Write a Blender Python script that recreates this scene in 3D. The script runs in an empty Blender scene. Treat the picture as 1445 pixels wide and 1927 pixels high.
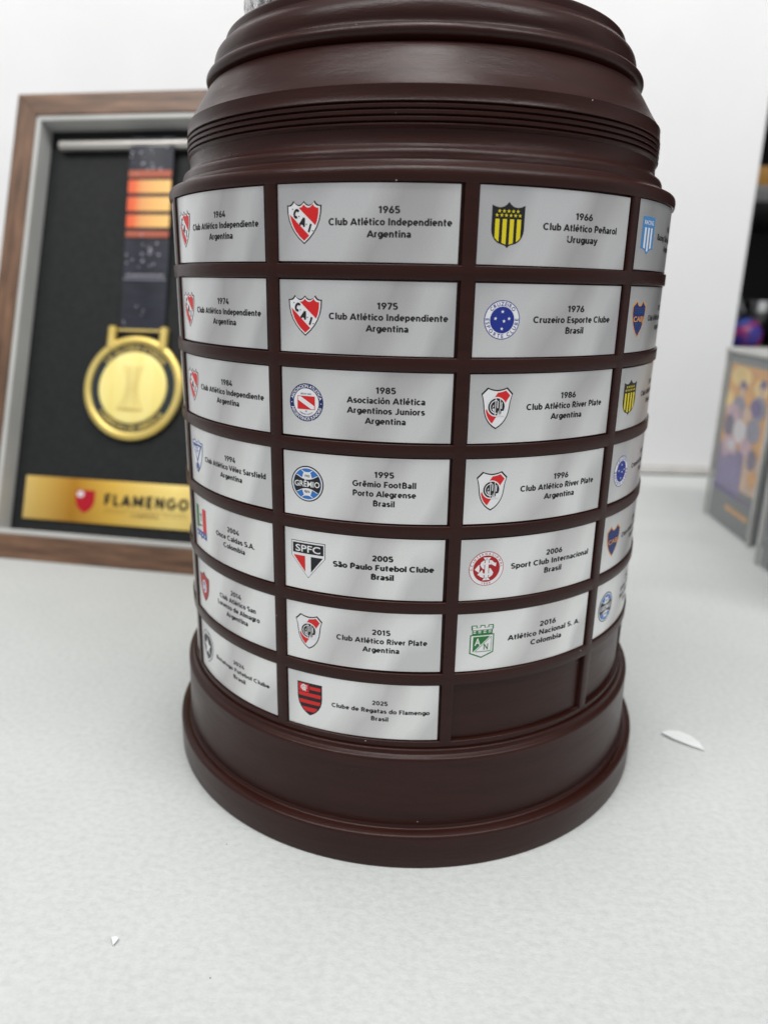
import bpy, bmesh, math, random
from mathutils import Vector, Matrix
from mathutils.geometry import tessellate_polygon
random.seed(7)
R_ = math.radians
S = 0.1                      # metres per drum radius
ZT = 2.377                   # table level below the drum's top edge, in drum radii
sc = bpy.context.scene
col = sc.collection

# ------------------------------------------------------------------ camera
def W(x, y, z): return Vector((x * S, y * S, (z + ZT) * S))
yaw, pit, rol = -0.036477, 0.294805, 0.019432
cy, sy, cp, sp, cr, sr = math.cos(yaw), math.sin(yaw), math.cos(pit), math.sin(pit), math.cos(rol), math.sin(rol)
fw = Vector((sy * cp, cy * cp, -sp)); rt = Vector((cy, -sy, 0)); up = rt.cross(fw)
r2 = cr * rt + sr * up; u2 = -sr * rt + cr * up
cam = bpy.data.cameras.new("camera"); camo = bpy.data.objects.new("camera", cam); col.objects.link(camo)
M = Matrix((r2, u2, -fw)).transposed().to_4x4(); M.translation = W(0, -3.33119, -0.31861)
camo.matrix_world = M
cam.sensor_fit = 'VERTICAL'; cam.sensor_height = 36.0; cam.lens = 1393.71 / 1927 * 36.0
cam.clip_start = 0.01; cam.clip_end = 50
cam.dof.use_dof = True; cam.dof.focus_distance = 0.245; cam.dof.aperture_fstop = 8.0; cam.dof.aperture_blades = 0
sc.camera = camo
# ------------------------------------------------------------------ world, lamps, exposure
w = bpy.data.worlds.new("World"); sc.world = w; w.use_nodes = True
w.node_tree.nodes["Background"].inputs[0].default_value = (0.975, 0.98, 1.0, 1)
w.node_tree.nodes["Background"].inputs[1].default_value = 0.38
def lamp(name, loc, rot, sx, sy_, power, colr=(1, 1, 1)):
    l = bpy.data.lights.new(name, 'AREA'); l.shape = 'RECTANGLE'; l.size = sx; l.size_y = sy_; l.energy = power; l.color = colr
    o = bpy.data.objects.new(name, l); col.objects.link(o); o.location = loc; o.rotation_euler = rot; return o
lamp("overhead_lamp", (0.03, -0.12, 1.75), (0, 0, 0), 0.36, 0.80, 9.0, (1, 0.985, 0.96))
lamp("overhead_lamp", (-0.75, -0.62, 1.75), (R_(14), 0, 0), 1.2, 0.30, 17.5, (1, 0.99, 0.97))  # added front lamp, tilted in to brighten the white board and plates
lamp("overhead_lamp", (0.95, -0.62, 1.75), (R_(14), 0, 0), 1.2, 0.30, 16.0, (1, 0.99, 0.97))  # right-hand twin, likewise added to lift the board and plates
sc.view_settings.view_transform = 'Standard'; sc.view_settings.look = 'None'
sc.view_settings.exposure = 0.06; sc.view_settings.gamma = 1.0

# ------------------------------------------------------------------ helpers
def mat(name, color, rough=0.5, metal=0.0, spec=0.5):
    m = bpy.data.materials.new(name); m.use_nodes = True
    b = m.node_tree.nodes["Principled BSDF"]
    b.inputs["Base Color"].default_value = (*color, 1); b.inputs["Roughness"].default_value = rough
    b.inputs["Metallic"].default_value = metal; b.inputs["Specular IOR Level"].default_value = spec
    return m
def nd(m, t, **k):
    n = m.node_tree.nodes.new(t)
    for a, v in k.items(): setattr(n, a, v)
    return n
def lk(m, a, b): m.node_tree.links.new(a, b)
def BS(m): return m.node_tree.nodes["Principled BSDF"]
def noise(m, scale, detail=4, vec=None, sc3=None, rough=0.55, coord="Object"):
    n = nd(m, "ShaderNodeTexNoise"); n.inputs["Scale"].default_value = scale; n.inputs["Detail"].default_value = detail
    n.inputs["Roughness"].default_value = rough
    if vec is None:
        tc = nd(m, "ShaderNodeTexCoord"); vec = tc.outputs[coord]
    if sc3:
        mp = nd(m, "ShaderNodeMapping"); mp.inputs["Scale"].default_value = sc3; lk(m, vec, mp.inputs[0]); vec = mp.outputs[0]
    lk(m, vec, n.inputs["Vector"]); return n
def ramp(m, src, stops):
    r = nd(m, "ShaderNodeValToRGB"); e = r.color_ramp.elements
    e[0].position, e[0].color = stops[0][0], (*stops[0][1], 1); e[1].position, e[1].color = stops[-1][0], (*stops[-1][1], 1)
    for p_, c_ in stops[1:-1]:
        q = e.new(p_); q.color = (*c_, 1)
    lk(m, src, r.inputs[0]); return r
def bump(m, src, strength, dist):
    b = nd(m, "ShaderNodeBump"); b.inputs["Strength"].default_value = strength; b.inputs["Distance"].default_value = dist
    lk(m, src, b.inputs["Height"]); lk(m, b.outputs[0], BS(m).inputs["Normal"]); return b

def mesh_obj(name, verts, faces, mats, parent=None, smooth=True, mi=None, sharp=35):
    me = bpy.data.meshes.new(name); me.from_pydata(verts, [], faces)
    for m in (mats if isinstance(mats, (list, tuple)) else [mats]): me.materials.append(m)
    if mi: me.polygons.foreach_set("material_index", mi)
    if smooth:
        me.polygons.foreach_set("use_smooth", [True] * len(me.polygons)); me.update()
        me.set_sharp_from_angle(angle=R_(sharp))
    me.update()
    o = bpy.data.objects.new(name, me); col.objects.link(o)
    if parent: o.parent = parent
    return o
def tag(o, label=None, category=None, group=None, kind=None):
    if label: o["label"] = label
    if category: o["category"] = category
    if group: o["group"] = group
    if kind: o["kind"] = kind
    return o
def empty(name, loc=(0, 0, 0), mw=None):
    o = bpy.data.objects.new(name, None); col.objects.link(o); o.empty_display_size = 0.02
    if mw is not None: o.matrix_world = mw
    else: o.location = loc
    return o
def lathe(name, prof, m, parent, n=192, zoff=ZT, sharp=32):
    """prof: (radius, z) from bottom to top, in drum radii."""
    vs, fs = [], []
    for (r, z) in prof:
        for i in range(n):
            a = 2 * math.pi * i / n; vs.append((r * S * math.cos(a), r * S * math.sin(a), (z + zoff) * S))
    for k in range(len(prof) - 1):
        for i in range(n):
            j = (i + 1) % n; fs.append((k * n + i, k * n + j, (k + 1) * n + j, (k + 1) * n + i))
    return mesh_obj(name, vs, fs, m, parent, True, sharp=sharp)
def arc(cx, cz, r, a0, a1, n=6, rz=None):
    rz = rz or r
    return [(cx + r * math.cos(R_(a0 + (a1 - a0) * i / n)), cz + rz * math.sin(R_(a0 + (a1 - a0) * i / n))) for i in range(n + 1)]
def box(name, x0, x1, y0, y1, z0, z1, m, parent=None, bev=0.0, seg=2):
    bm = bmesh.new()
    vs = [bm.verts.new((x, y, z)) for x in (x0, x1) for y in (y0, y1) for z in (z0, z1)]
    for f in ((0, 1, 3, 2), (4, 6, 7, 5), (0, 4, 5, 1), (2, 3, 7, 6), (0, 2, 6, 4), (1, 5, 7, 3)): bm.faces.new([vs[i] for i in f])
    bmesh.ops.recalc_face_normals(bm, faces=bm.faces)
    if bev: bmesh.ops.bevel(bm, geom=list(bm.edges), offset=bev, segments=seg, affect='EDGES', profile=0.5)
    me = bpy.data.meshes.new(name); bm.to_mesh(me); bm.free(); me.materials.append(m)
    if bev:
        me.polygons.foreach_set("use_smooth", [True] * len(me.polygons)); me.update(); me.set_sharp_from_angle(angle=R_(40))
    o = bpy.data.objects.new(name, me); col.objects.link(o)
    if parent: o.parent = parent
    return o

# ------------------------------------------------------------------ materials
# dark brown moulded resin
m_brown = mat("brown_resin", (0.042, 0.0175, 0.0145), 0.36, 0, 0.25)
nz = noise(m_brown, 9, 5, sc3=(3, 3, 30)); rp = ramp(m_brown, nz.outputs[0], [(0.3, (0.0215, 0.0048, 0.0030)), (0.75, (0.0310, 0.0080, 0.0055))])
vo = nd(m_brown, "ShaderNodeTexVoronoi"); vo.inputs["Scale"].default_value = 150
tc = nd(m_brown, "ShaderNodeTexCoord"); lk(m_brown, tc.outputs["Object"], vo.inputs["Vector"])
lt = nd(m_brown, "ShaderNodeMath", operation='LESS_THAN'); lt.inputs[1].default_value = 0.035; lk(m_brown, vo.outputs["Distance"], lt.inputs[0])
sep = nd(m_brown, "ShaderNodeSeparateColor"); lk(m_brown, vo.outputs["Color"], sep.inputs[0])
gt = nd(m_brown, "ShaderNodeMath", operation='GREATER_THAN'); gt.inputs[1].default_value = 0.82; lk(m_brown, sep.outputs[0], gt.inputs[0])
mu = nd(m_brown, "ShaderNodeMath", operation='MULTIPLY'); lk(m_brown, lt.outputs[0], mu.inputs[0]); lk(m_brown, gt.outputs[0], mu.inputs[1])
mx = nd(m_brown, "ShaderNodeMix", data_type='RGBA'); lk(m_brown, mu.outputs[0], mx.inputs[0]); lk(m_brown, rp.outputs[0], mx.inputs[6])
mx.inputs[7].default_value = (0.45, 0.42, 0.40, 1); lk(m_brown, mx.outputs[2], BS(m_brown).inputs["Base Color"])
nr = noise(m_brown, 12, 6, sc3=(2, 2, 5)); rr = ramp(m_brown, nr.outputs[0], [(0.3, (0.27,) * 3), (0.75, (0.42,) * 3)])
lk(m_brown, rr.outputs[0], BS(m_brown).inputs["Roughness"])
nb = noise(m_brown, 60, 7, sc3=(1, 1, 4.5), rough=0.7); bump(m_brown, nb.outputs[0], 0.40, 0.0005)

# brushed, printed aluminium
m_plate = mat("brushed_metal", (0.80, 0.80, 0.81), 0.33, 0.80)
oi = nd(m_plate, "ShaderNodeObjectInfo"); tcp = nd(m_plate, "ShaderNodeTexCoord")
ad = nd(m_plate, "ShaderNodeVectorMath", operation='ADD'); lk(m_plate, tcp.outputs["UV"], ad.inputs[0])
ml = nd(m_plate, "ShaderNodeVectorMath", operation='SCALE'); lk(m_plate, oi.outputs["Random"], ml.inputs[3]); ml.inputs[0].default_value = (370, 170, 0)
lk(m_plate, ml.outputs[0], ad.inputs[1])
n1 = noise(m_plate, 0.50, 1.5, vec=ad.outputs[0], sc3=(1.0, 0.45, 1))
n2 = noise(m_plate, 26, 3, vec=ad.outputs[0], sc3=(1, 1.6, 1), rough=0.7)
n3 = noise(m_plate, 22, 6, vec=ad.outputs[0], sc3=(1, 1.0, 1), rough=0.8)
su = nd(m_plate, "ShaderNodeSeparateXYZ"); lk(m_plate, tcp.outputs["UV"], su.inputs[0])
def mth(op, a, b):
    n_ = nd(m_plate, "ShaderNodeMath", operation=op)
    for i_, v_ in enumerate((a, b)):
        if isinstance(v_, (int, float)): n_.inputs[i_].default_value = v_
        else: lk(m_plate, v_, n_.inputs[i_])
    return n_.outputs[0]
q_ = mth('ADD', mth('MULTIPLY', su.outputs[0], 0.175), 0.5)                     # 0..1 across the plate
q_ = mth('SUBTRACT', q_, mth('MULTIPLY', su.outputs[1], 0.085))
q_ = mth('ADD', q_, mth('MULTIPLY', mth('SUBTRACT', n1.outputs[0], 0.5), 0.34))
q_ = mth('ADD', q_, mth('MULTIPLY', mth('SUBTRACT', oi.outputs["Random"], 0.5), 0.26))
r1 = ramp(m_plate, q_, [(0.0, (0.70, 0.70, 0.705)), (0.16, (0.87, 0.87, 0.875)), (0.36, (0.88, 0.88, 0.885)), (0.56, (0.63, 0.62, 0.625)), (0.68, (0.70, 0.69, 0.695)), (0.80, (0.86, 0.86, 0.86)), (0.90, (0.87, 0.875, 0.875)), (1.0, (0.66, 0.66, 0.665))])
r2m = ramp(m_plate, n2.outputs[0], [(0.3, (0.86,) * 3), (0.7, (1, 1, 1))])
r3 = ramp(m_plate, n3.outputs[0], [(0.27, (0.50,) * 3), (0.34, (1, 1, 1))])
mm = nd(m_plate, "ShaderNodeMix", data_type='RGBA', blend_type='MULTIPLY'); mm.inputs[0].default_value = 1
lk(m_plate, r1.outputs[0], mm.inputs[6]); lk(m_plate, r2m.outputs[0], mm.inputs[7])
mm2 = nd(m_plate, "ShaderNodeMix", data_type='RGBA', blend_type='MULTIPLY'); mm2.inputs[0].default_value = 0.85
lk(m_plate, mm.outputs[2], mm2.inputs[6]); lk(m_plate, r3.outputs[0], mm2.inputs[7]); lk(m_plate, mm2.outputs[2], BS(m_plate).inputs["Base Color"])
rq = ramp(m_plate, n3.outputs[0], [(0.3, (0.42,) * 3), (0.7, (0.28,) * 3)]); lk(m_plate, rq.outputs[0], BS(m_plate).inputs["Roughness"])
bump(m_plate, n2.outputs[0], 0.08, 0.0002)

INK = {'k': (0.011, 0.011, 0.014), 'w': (0.80, 0.80, 0.82), 'r': (0.66, 0.016, 0.018), 'b': (0.012, 0.03, 0.26), 'n': (0.010, 0.022, 0.13),
       'c': (0.03, 0.17, 0.52), 'y': (0.72, 0.60, 0.012), 'g': (0.02, 0.18, 0.04), 'e': (0.07, 0.25, 0.55), 'o': (0.75, 0.33, 0.06),
       'd': (0.40, 0.010, 0.014), 's': (0.05, 0.06, 0.06), 'v': (0.03, 0.09, 0.32), 'G': (0.85, 0.62, 0.16)}
m_ink = {k: mat("ink_" + k, v, 0.45, 0.0, 0.35) for k, v in INK.items()}
m_text = mat("black_print", (0.012, 0.012, 0.014), 0.5, 0, 0.3)

# ------------------------------------------------------------------ glyphs
_gc = {}
def _tris(txt, off):
    cu = bpy.data.curves.new("t", 'FONT'); cu.body = txt; cu.size = 1; cu.offset = off; cu.resolution_u = 3
    o = bpy.data.objects.new("t", cu); me = o.to_mesh()
    v = [tuple(x.co[:2]) for x in me.vertices]; t = []
    me.calc_loop_triangles()
    for lt_ in me.loop_triangles: t.append([v[i] for i in lt_.vertices])
    o.to_mesh_clear(); bpy.data.objects.remove(o); bpy.data.curves.remove(cu)
    return t, (max([q[0] for q in v]) - min([q[0] for q in v]) if v else 0), (min([q[0] for q in v]) if v else 0)
def glyph(ch, off=0.012):
    off = min(off, .014)
    k = (ch, off)
    if k not in _gc:
        if ch == ' ': _gc[k] = ([], 0.30)
        else:
            _, w1, x1 = _tris("|" + ch + "|", off); _, w0, _x = _tris("||", off)
            t, ww, xx = _tris(ch, off)
            _gc[k] = (t, w1 - w0)
    return _gc[k]
CAP = None
def cap():
    global CAP
    if CAP is None:
        t = glyph('H')[0]; CAP = max(q[1] for a in t for q in a)
    return CAP
def textw(s, off=0.012): return sum(glyph(c, off)[1] for c in s)
def text(s, xc, yb, h, width=None, off=0.012):
    """triangles of one line centred on xc, baseline yb, cap height h, squeezed to width."""
    k = h / cap(); tw = textw(s, off) * k; kx = k * (width / tw if width else 1); x = xc - textw(s, off) * kx / 2; out = []
    for c in s:
        t, a = glyph(c, off)
        out += [[(x + q[0] * kx, yb + q[1] * k) for q in tr] for tr in t]
        x += a * kx
    return out
def arctext(s, cx, cy_, rx, ry, h, a0, a1, inside=False, off=0.03, kx=1.0):
    """letters from angle a0 to a1 (degrees, 90 = top) on an ellipse; inside=True: tops point to the centre."""
    out = []; n = len(s); k = h / cap()
    ws = [glyph(c, off)[1] for c in s]; tot = sum(ws); acc = 0
    for i, c in enumerate(s):
        m_ = acc + ws[i] / 2; acc += ws[i]; a = R_(a0 + (a1 - a0) * m_ / tot)
        px, py = cx + rx * math.cos(a), cy_ + ry * math.sin(a); t = glyph(c, off)[0]
        rot = (a - math.pi / 2) if not inside else (a + math.pi / 2)
        ca, sa = math.cos(rot), math.sin(rot)
        for tr in t:
            q2 = []
            for q in tr:
                X, Y = (q[0] - ws[i] / 2) * k * kx, (q[1] - cap() / 2) * k
                q2.append((px + X * ca - Y * sa, py + X * sa + Y * ca))
            out.append(q2)
    return out
def rotated(tris, cx, cy_, deg):
    c, s = math.cos(R_(deg)), math.sin(R_(deg))
    return [[(cx + (q[0] - cx) * c - (q[1] - cy_) * s, cy_ + (q[0] - cx) * s + (q[1] - cy_) * c) for q in t] for t in tris]

# ------------------------------------------------------------------ a bold geometric sans drawn from strokes (cap height 1)
def A_(cx, cy_, rx, ry, a0, a1, n=10): return [(cx + rx * math.cos(R_(a0 + (a1 - a0) * i / n)), cy_ + ry * math.sin(R_(a0 + (a1 - a0) * i / n))) for i in range(n + 1)]
def _mkfont():
    T, Bm, X = .915, .085, .645       # centre lines of cap top, baseline, x height
    o = lambda cx=.30, rx=.215: A_(cx, .365, rx, .28, 0, 360, 18)
    O = A_(.42, .5, .335, .415, 0, 360, 20)
    g = {}
    g['C'] = (.80, [A_(.42, .5, .335, .415, 48, 312, 16)]); g['G'] = (.86, [A_(.42, .5, .335, .415, 48, 350, 18) + [(.75, .47), (.46, .47)]]); g['O'] = (.84, [O])
    g['A'] = (.80, [[(.05, 0), (.40, .96)], [(.40, .96), (.75, 0)], [(.17, .28), (.63, .28)]]); g['I'] = (.30, [[(.15, 0), (.15, 1)]])
    g['P'] = (.68, [[(.14, 0), (.14, 1)], [(.14, T), (.38, T)] + A_(.38, .675, .20, .24, 90, -90, 10) + [(.14, .435)]])
    g['R'] = (.72, [[(.14, 0), (.14, 1)], [(.14, T), (.38, T)] + A_(.38, .685, .20, .23, 90, -90, 10) + [(.14, .455)], [(.36, .455), (.62, 0)]])
    g['B'] = (.71, [[(.14, 0), (.14, 1)], [(.14, T), (.36, T)] + A_(.36, .715, .18, .20, 90, -90, 8) + [(.14, .515)], [(.36, .515)] + A_(.38, .30, .21, .215, 90, -90, 8) + [(.14, Bm)]])
    g['E'] = (.62, [[(.14, 0), (.14, 1)], [(.14, T), (.56, T)], [(.14, .50), (.52, .50)], [(.14, Bm), (.56, Bm)]]); g['F'] = (.60, [[(.14, 0), (.14, 1)], [(.14, T), (.56, T)], [(.14, .47), (.52, .47)]])
    g['L'] = (.58, [[(.14, 0), (.14, 1)], [(.14, Bm), (.54, Bm)]]); g['N'] = (.84, [[(.14, 0), (.14, 1)], [(.14, .96), (.70, .04)], [(.70, 0), (.70, 1)]])
    g['U'] = (.80, [[(.13, 1), (.13, .38)] + A_(.40, .38, .27, .295, 180, 360, 10) + [(.67, 1)]]); g['V'] = (.76, [[(.05, 1), (.38, .04)], [(.38, .04), (.71, 1)]])
    g['J'] = (.56, [[(.42, 1), (.42, .32)] + A_(.22, .32, .20, .235, 0, -140, 8)]); g['S'] = (.66, [A_(.33, .70, .215, .215, 35, 250, 9) + A_(.33, .29, .235, .205, 75, -145, 10)])
    g['a'] = (.56, [[(.44, 0), (.44, .44)] + A_(.26, .46, .18, .185, 0, 150, 8), A_(.26, .205, .165, .125, 0, 360, 14)])
    st = lambda x, y0=0, y1=.73: [(x, y0), (x, y1)]
    g['b'] = (.63, [st(.12, 0, 1.03), o(.325, .205)]); g['d'] = (.63, [st(.51, 0, 1.03), o(.305, .205)]); g['p'] = (.63, [st(.12, -.22), o(.325, .205)]); g['q'] = (.63, [st(.51, -.22), o(.305, .205)])
    g['c'] = (.53, [A_(.30, .365, .215, .28, 48, 312, 12)]); g['o'] = (.60, [o()]); g['e'] = (.60, [[(.11, .355), (.50, .355)] + A_(.30, .365, .208, .28, 0, 310, 14)])
    g['g'] = (.63, [o(.305, .205), [(.51, .73), (.51, .04)] + A_(.31, .04, .20, .19, 0, -140, 9)])
    g['h'] = (.60, [st(.12, 0, 1.03), [(.12, .42)] + A_(.30, .42, .18, .225, 180, 0, 9) + [(.48, 0)]]); g['n'] = (.60, [st(.12), [(.12, .42)] + A_(.30, .42, .18, .225, 180, 0, 9) + [(.48, 0)]])
    g['m'] = (.90, [st(.12), [(.12, .43)] + A_(.28, .43, .16, .215, 180, 0, 8) + [(.44, 0)], [(.44, .43)] + A_(.61, .43, .17, .215, 180, 0, 8) + [(.78, 0)]])
    g['u'] = (.60, [st(.48), [(.48, .31)] + A_(.30, .31, .18, .225, 360, 180, 9) + [(.12, .73)]]); g['r'] = (.40, [st(.12), [(.12, .40)] + A_(.30, .42, .18, .23, 180, 80, 6)])
    dot = lambda x: [(x, .83), (x, 1.01)]
    g['i'] = (.24, [st(.12), dot(.12)]); g['l'] = (.24, [st(.12, 0, 1.03)]); g['j'] = (.26, [[(.13, .73), (.13, -.02), (.02, -.14)], dot(.13)])
    g['t'] = (.42, [[(.18, .93), (.18, .24)] + A_(.30, .22, .12, .14, 180, 280, 5), [(.02, X), (.38, X)]]); g['f'] = (.40, [[(.16, 0), (.16, .78)] + A_(.30, .80, .14, .155, 180, 80, 6), [(.02, X), (.36, X)]])
    g['s'] = (.50, [A_(.25, .505, .155, .14, 30, 250, 8) + A_(.25, .225, .17, .14, 75, -145, 9)]); g['v'] = (.56, [[(.05, .73), (.28, .04)], [(.28, .04), (.51, .73)]])
    g['y'] = (.56, [[(.05, .73), (.28, .04)], [(.51, .73), (.22, -.14), (.06, -.16)]]); g['z'] = (.50, [[(.05, X), (.42, X)], [(.41, X), (.09, Bm)], [(.07, Bm), (.46, Bm)]]); g['.'] = (.24, [[(.12, 0), (.12, .18)]])
    g['0'] = (.66, [A_(.33, .5, .22, .415, 0, 360, 18)]); g['1'] = (.44, [[(.26, 0), (.26, 1)], [(.04, .74), (.24, .92)]])
    g['2'] = (.62, [A_(.30, .66, .20, .255, 160, -25, 8) + [(.10, .09)], [(.05, Bm), (.57, Bm)]]); g['3'] = (.62, [A_(.29, .705, .19, .21, 150, -90, 8), A_(.29, .29, .22, .21, 90, -150, 8)])
    g['4'] = (.66, [[(.40, .98), (.08, .27)], [(.05, .255), (.62, .255)], [(.46, 0), (.46, .52)]]); g['5'] = (.62, [[(.52, T), (.15, T)], [(.15, .98), (.12, .50)], [(.12, .50)] + A_(.30, .32, .22, .24, 115, -150, 11)])
    g['6'] = (.64, [A_(.32, .31, .22, .225, 0, 360, 16), [(.42, .98), (.12, .40)]]); g['7'] = (.60, [[(.05, T), (.55, T)], [(.54, T), (.20, 0)]])
    g['8'] = (.64, [A_(.32, .71, .18, .20, 0, 360, 14), A_(.32, .29, .22, .205, 0, 360, 16)]); g['9'] = (.64, [A_(.32, .69, .22, .225, 0, 360, 16), [(.22, .02), (.52, .60)]])
    g[' '] = (.27, []); g['M'] = (.98, [[(.14, 0), (.14, 1)], [(.14, .97), (.49, .20)], [(.49, .20), (.84, .97)], [(.84, 0), (.84, 1)]])
    def acc(b, s): g[s[0]] = (g[b][0], g[b][1] + s[1])
    acc('e', ('é', [[(.27, .84), (.40, 1.04)]])); acc('o', ('ó', [[(.27, .84), (.40, 1.04)]])); acc('e', ('ê', [[(.14, .84), (.30, .99)], [(.30, .99), (.46, .84)]]))
    til = [[(.10, .86), (.20, .94), (.34, .86), (.46, .95)]]; acc('n', ('ñ', til)); acc('a', ('ã', [[(q[0] - .03, q[1]) for q in til[0]]]))
    return g
SF = _mkfont()
def ribbon(pts, w):
    out = []; n = len(pts); L = []
    closed = n > 4 and abs(pts[0][0] - pts[-1][0]) + abs(pts[0][1] - pts[-1][1]) < 1e-6
    for i in range(n):
        def nrm(a, b):
            dx, dy = b[0] - a[0], b[1] - a[1]; l = math.hypot(dx, dy) or 1; return (-dy / l, dx / l)
        a = pts[i - 1] if i > 0 else (pts[-2] if closed else None); b = pts[i + 1] if i < n - 1 else (pts[1] if closed else None)
        n1 = nrm(a, pts[i]) if a else None; n2 = nrm(pts[i], b) if b else None
        if n1 and n2:
            mx_, my_ = n1[0] + n2[0], n1[1] + n2[1]; l = math.hypot(mx_, my_) or 1; mx_, my_ = mx_ / l, my_ / l; k = 1 / max(.5, mx_ * n2[0] + my_ * n2[1]); nn = (mx_ * k, my_ * k)
        else: nn = n1 or n2
        L.append(((pts[i][0] + nn[0] * w / 2, pts[i][1] + nn[1] * w / 2), (pts[i][0] - nn[0] * w / 2, pts[i][1] - nn[1] * w / 2)))
    for i in range(n - 1): out.append([L[i][1], L[i + 1][1], L[i + 1][0], L[i][0]])
    return out
def stext(s, xc, yb, h, width, wt=.17, trk=.055):
    """bold sans line -> up to three layers of quads (strokes of one glyph never share a plane)"""
    tw = sum(SF[c][0] for c in s) + trk * (len(s) - 1); kx = width / tw; x = xc - width / 2; lay = [[], [], [], []]
    for c in s:
        adv, sts = SF[c]
        for k, st in enumerate(sts): lay[k % 4] += [[(x + q[0] * kx, yb + q[1] * h) for q in quad] for quad in ribbon(st, wt)]
        x += (adv + trk) * kx
    return lay
def poly(pts):
    idx = tessellate_polygon([[Vector((x, y, 0)) for x, y in pts]]); return [[pts[i] for i in t] for t in idx]
def ell(cx, cy_, rx, ry, n=36): return [(cx + rx * math.cos(2 * math.pi * i / n), cy_ + ry * math.sin(2 * math.pi * i / n)) for i in range(n)]
def star(cx, cy_, r, ay=1.0):
    p = []
    for i in range(10):
        a = math.pi / 2 + i * math.pi / 5; q = r if i % 2 == 0 else r * 0.42
        p.append((cx + q * math.cos(a), cy_ + q * ay * math.sin(a)))
    return p
def rect(x0, y0, x1, y1): return [(x0, y0), (x1, y0), (x1, y1), (x0, y1)]
def inset(pts, k, cx=0, cy_=0, ky=None): return [(cx + (x - cx) * k, cy_ + (y - cy_) * (ky or k)) for x, y in pts]
def clip(polys, a, b, c):
    """keep the part of convex polygons where a*x+b*y<=c"""
    out = []
    for p in polys:
        q = []
        for i in range(len(p)):
            P, Q = p[i], p[(i + 1) % len(p)]; dp, dq = a * P[0] + b * P[1] - c, a * Q[0] + b * Q[1] - c
            if dp <= 0: q.append(P)
            if (dp < 0 < dq) or (dq < 0 < dp):
                t = dp / (dp - dq); q.append((P[0] + (Q[0] - P[0]) * t, P[1] + (Q[1] - P[1]) * t))
        if len(q) >= 3: out.append(q)
    return out
def line_clip(polys, p, q, left=True):
    """keep what is left (or right) of the line p->q"""
    a, b = (q[1] - p[1]), -(q[0] - p[0])
    if not left: a, b = -a, -b
    return clip(polys, a, b, a * p[0] + b * p[1])
def quad_curve(p0, p1, p2, n=6): return [((1 - t) ** 2 * p0[0] + 2 * t * (1 - t) * p1[0] + t * t * p2[0], (1 - t) ** 2 * p0[1] + 2 * t * (1 - t) * p1[1] + t * t * p2[1]) for t in [i / n for i in range(n)]]
def curve(*segs):
    out = []
    for s in segs: out += quad_curve(*s)
    return out
def mirror_shield(right):
    """right half outline from top centre to bottom centre -> closed outline"""
    return right + [(-x, y) for x, y in reversed(right) if abs(x) > 1e-6]

# ------------------------------------------------------------------ crests (u, v in -1..1): list of (ink, polygons)
def crest_cai():
    o = mirror_shield([(0, .98)] + quad_curve((0, .98), (.3, .62), (.62, 1.0)) + quad_curve((.62, 1.0), (.74, .76), (1, .80)) + quad_curve((1, .80), (1.02, -.30), (0, -1)) + [(0, -1)])
    L = [('k', poly(o)), ('w', poly(inset(o, .925, 0, .02)))]
    red = poly(inset(o, .84, 0, .0))
    L.append(('r', line_clip(red, (-.33, .70), (.74, -.20), True) + line_clip(red, (-.88, .43), (.37, -.66), False)))
    t = []
    for ch, x, y in (('C', -.44, .40), ('A', -.06, .03), ('I', .33, -.26)): t += rotated(sum(stext(ch, x, y - .19, .40, .11 if ch == 'I' else .30, .30), []), x, y, -20)
    for x, y in ((-.66, .62), (-.28, .28), (.14, -.08), (.49, -.38)): t += poly(ell(x, y, .035, .03, 8))
    L.append(('k', t)); return L, .059, .0622
def crest_pen():
    o = mirror_shield([(0, 1.0)] + quad_curve((0, 1.0), (.36, .60), (1, .86)) + [(1, .86), (1, -.20)] + quad_curve((1, -.20), (.96, -.70), (.35, -.86)) + [(.12, -.90), (0, -1)])
    L = [('k', poly(o))]; b = poly(inset(o, .93, 0, 0)); t = []
    for x in (-.66, -.22, .22, .66): t += clip(clip(clip(b, 1, 0, x + .125), -1, 0, -(x - .125)), 0, 1, .26)
    for i in range(5): t += poly(star(-.56 + .28 * i, .60, .115, .8))
    for i in range(6): t += poly(star(-.70 + .28 * i, .42, .115, .8))
    L.append(('y', t)); return L, .052, .0645
def crest_cru():
    L = [('b', poly(ell(0, 0, 1, 1, 48))), ('w', poly(ell(0, 0, .955, .955, 48))), ('b', poly(ell(0, 0, .68, .68, 40)) + arctext("CRUZEIRO", 0, 0, .82, .82, .19, 146, 34) + arctext("ESPORTE CLUBE", 0, 0, .82, .82, .19, 172, 368, True)),
         ('w', sum([poly(star(x, y, .10)) for x, y in ((.0, .42), (-.38, .07), (.38, .07), (0, -.45), (.10, -.06))], []))]
    return L, .0585, .0590
def crest_aaaj():
    L = [('n', poly(ell(0, 0, 1, 1, 48))), ('w', poly(ell(0, 0, .74, .74, 40)) + arctext("ASOCIACION ATLETICA", 0, 0, .865, .865, .16, 168, 12, off=.02) + arctext("ARGENTINOS JUNIORS", 0, 0, .865, .865, .16, 196, 344, True, off=.02) + poly(ell(-.87, -.02, .03, .03, 8)) + poly(ell(.87, -.02, .03, .03, 8)))]
    r = poly(rect(-.52, -.36, .52, .34)); L.append(('r', r))
    L.append(('w', line_clip(line_clip(poly(rect(-.48, -.33, .48, .31)), (-.48, .12), (.30, -.33), True), (-.32, .31), (.52, -.18), False)))
    L.append(('n', text("BICHO SAN", 0, .42, .075, .62) + text("59", 0, -.50, .08) + arctext("SEMPRE UNIDO", 0, 0, .62, .62, .07, 232, 308, True)))
    return L, .0615, .0620
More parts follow.
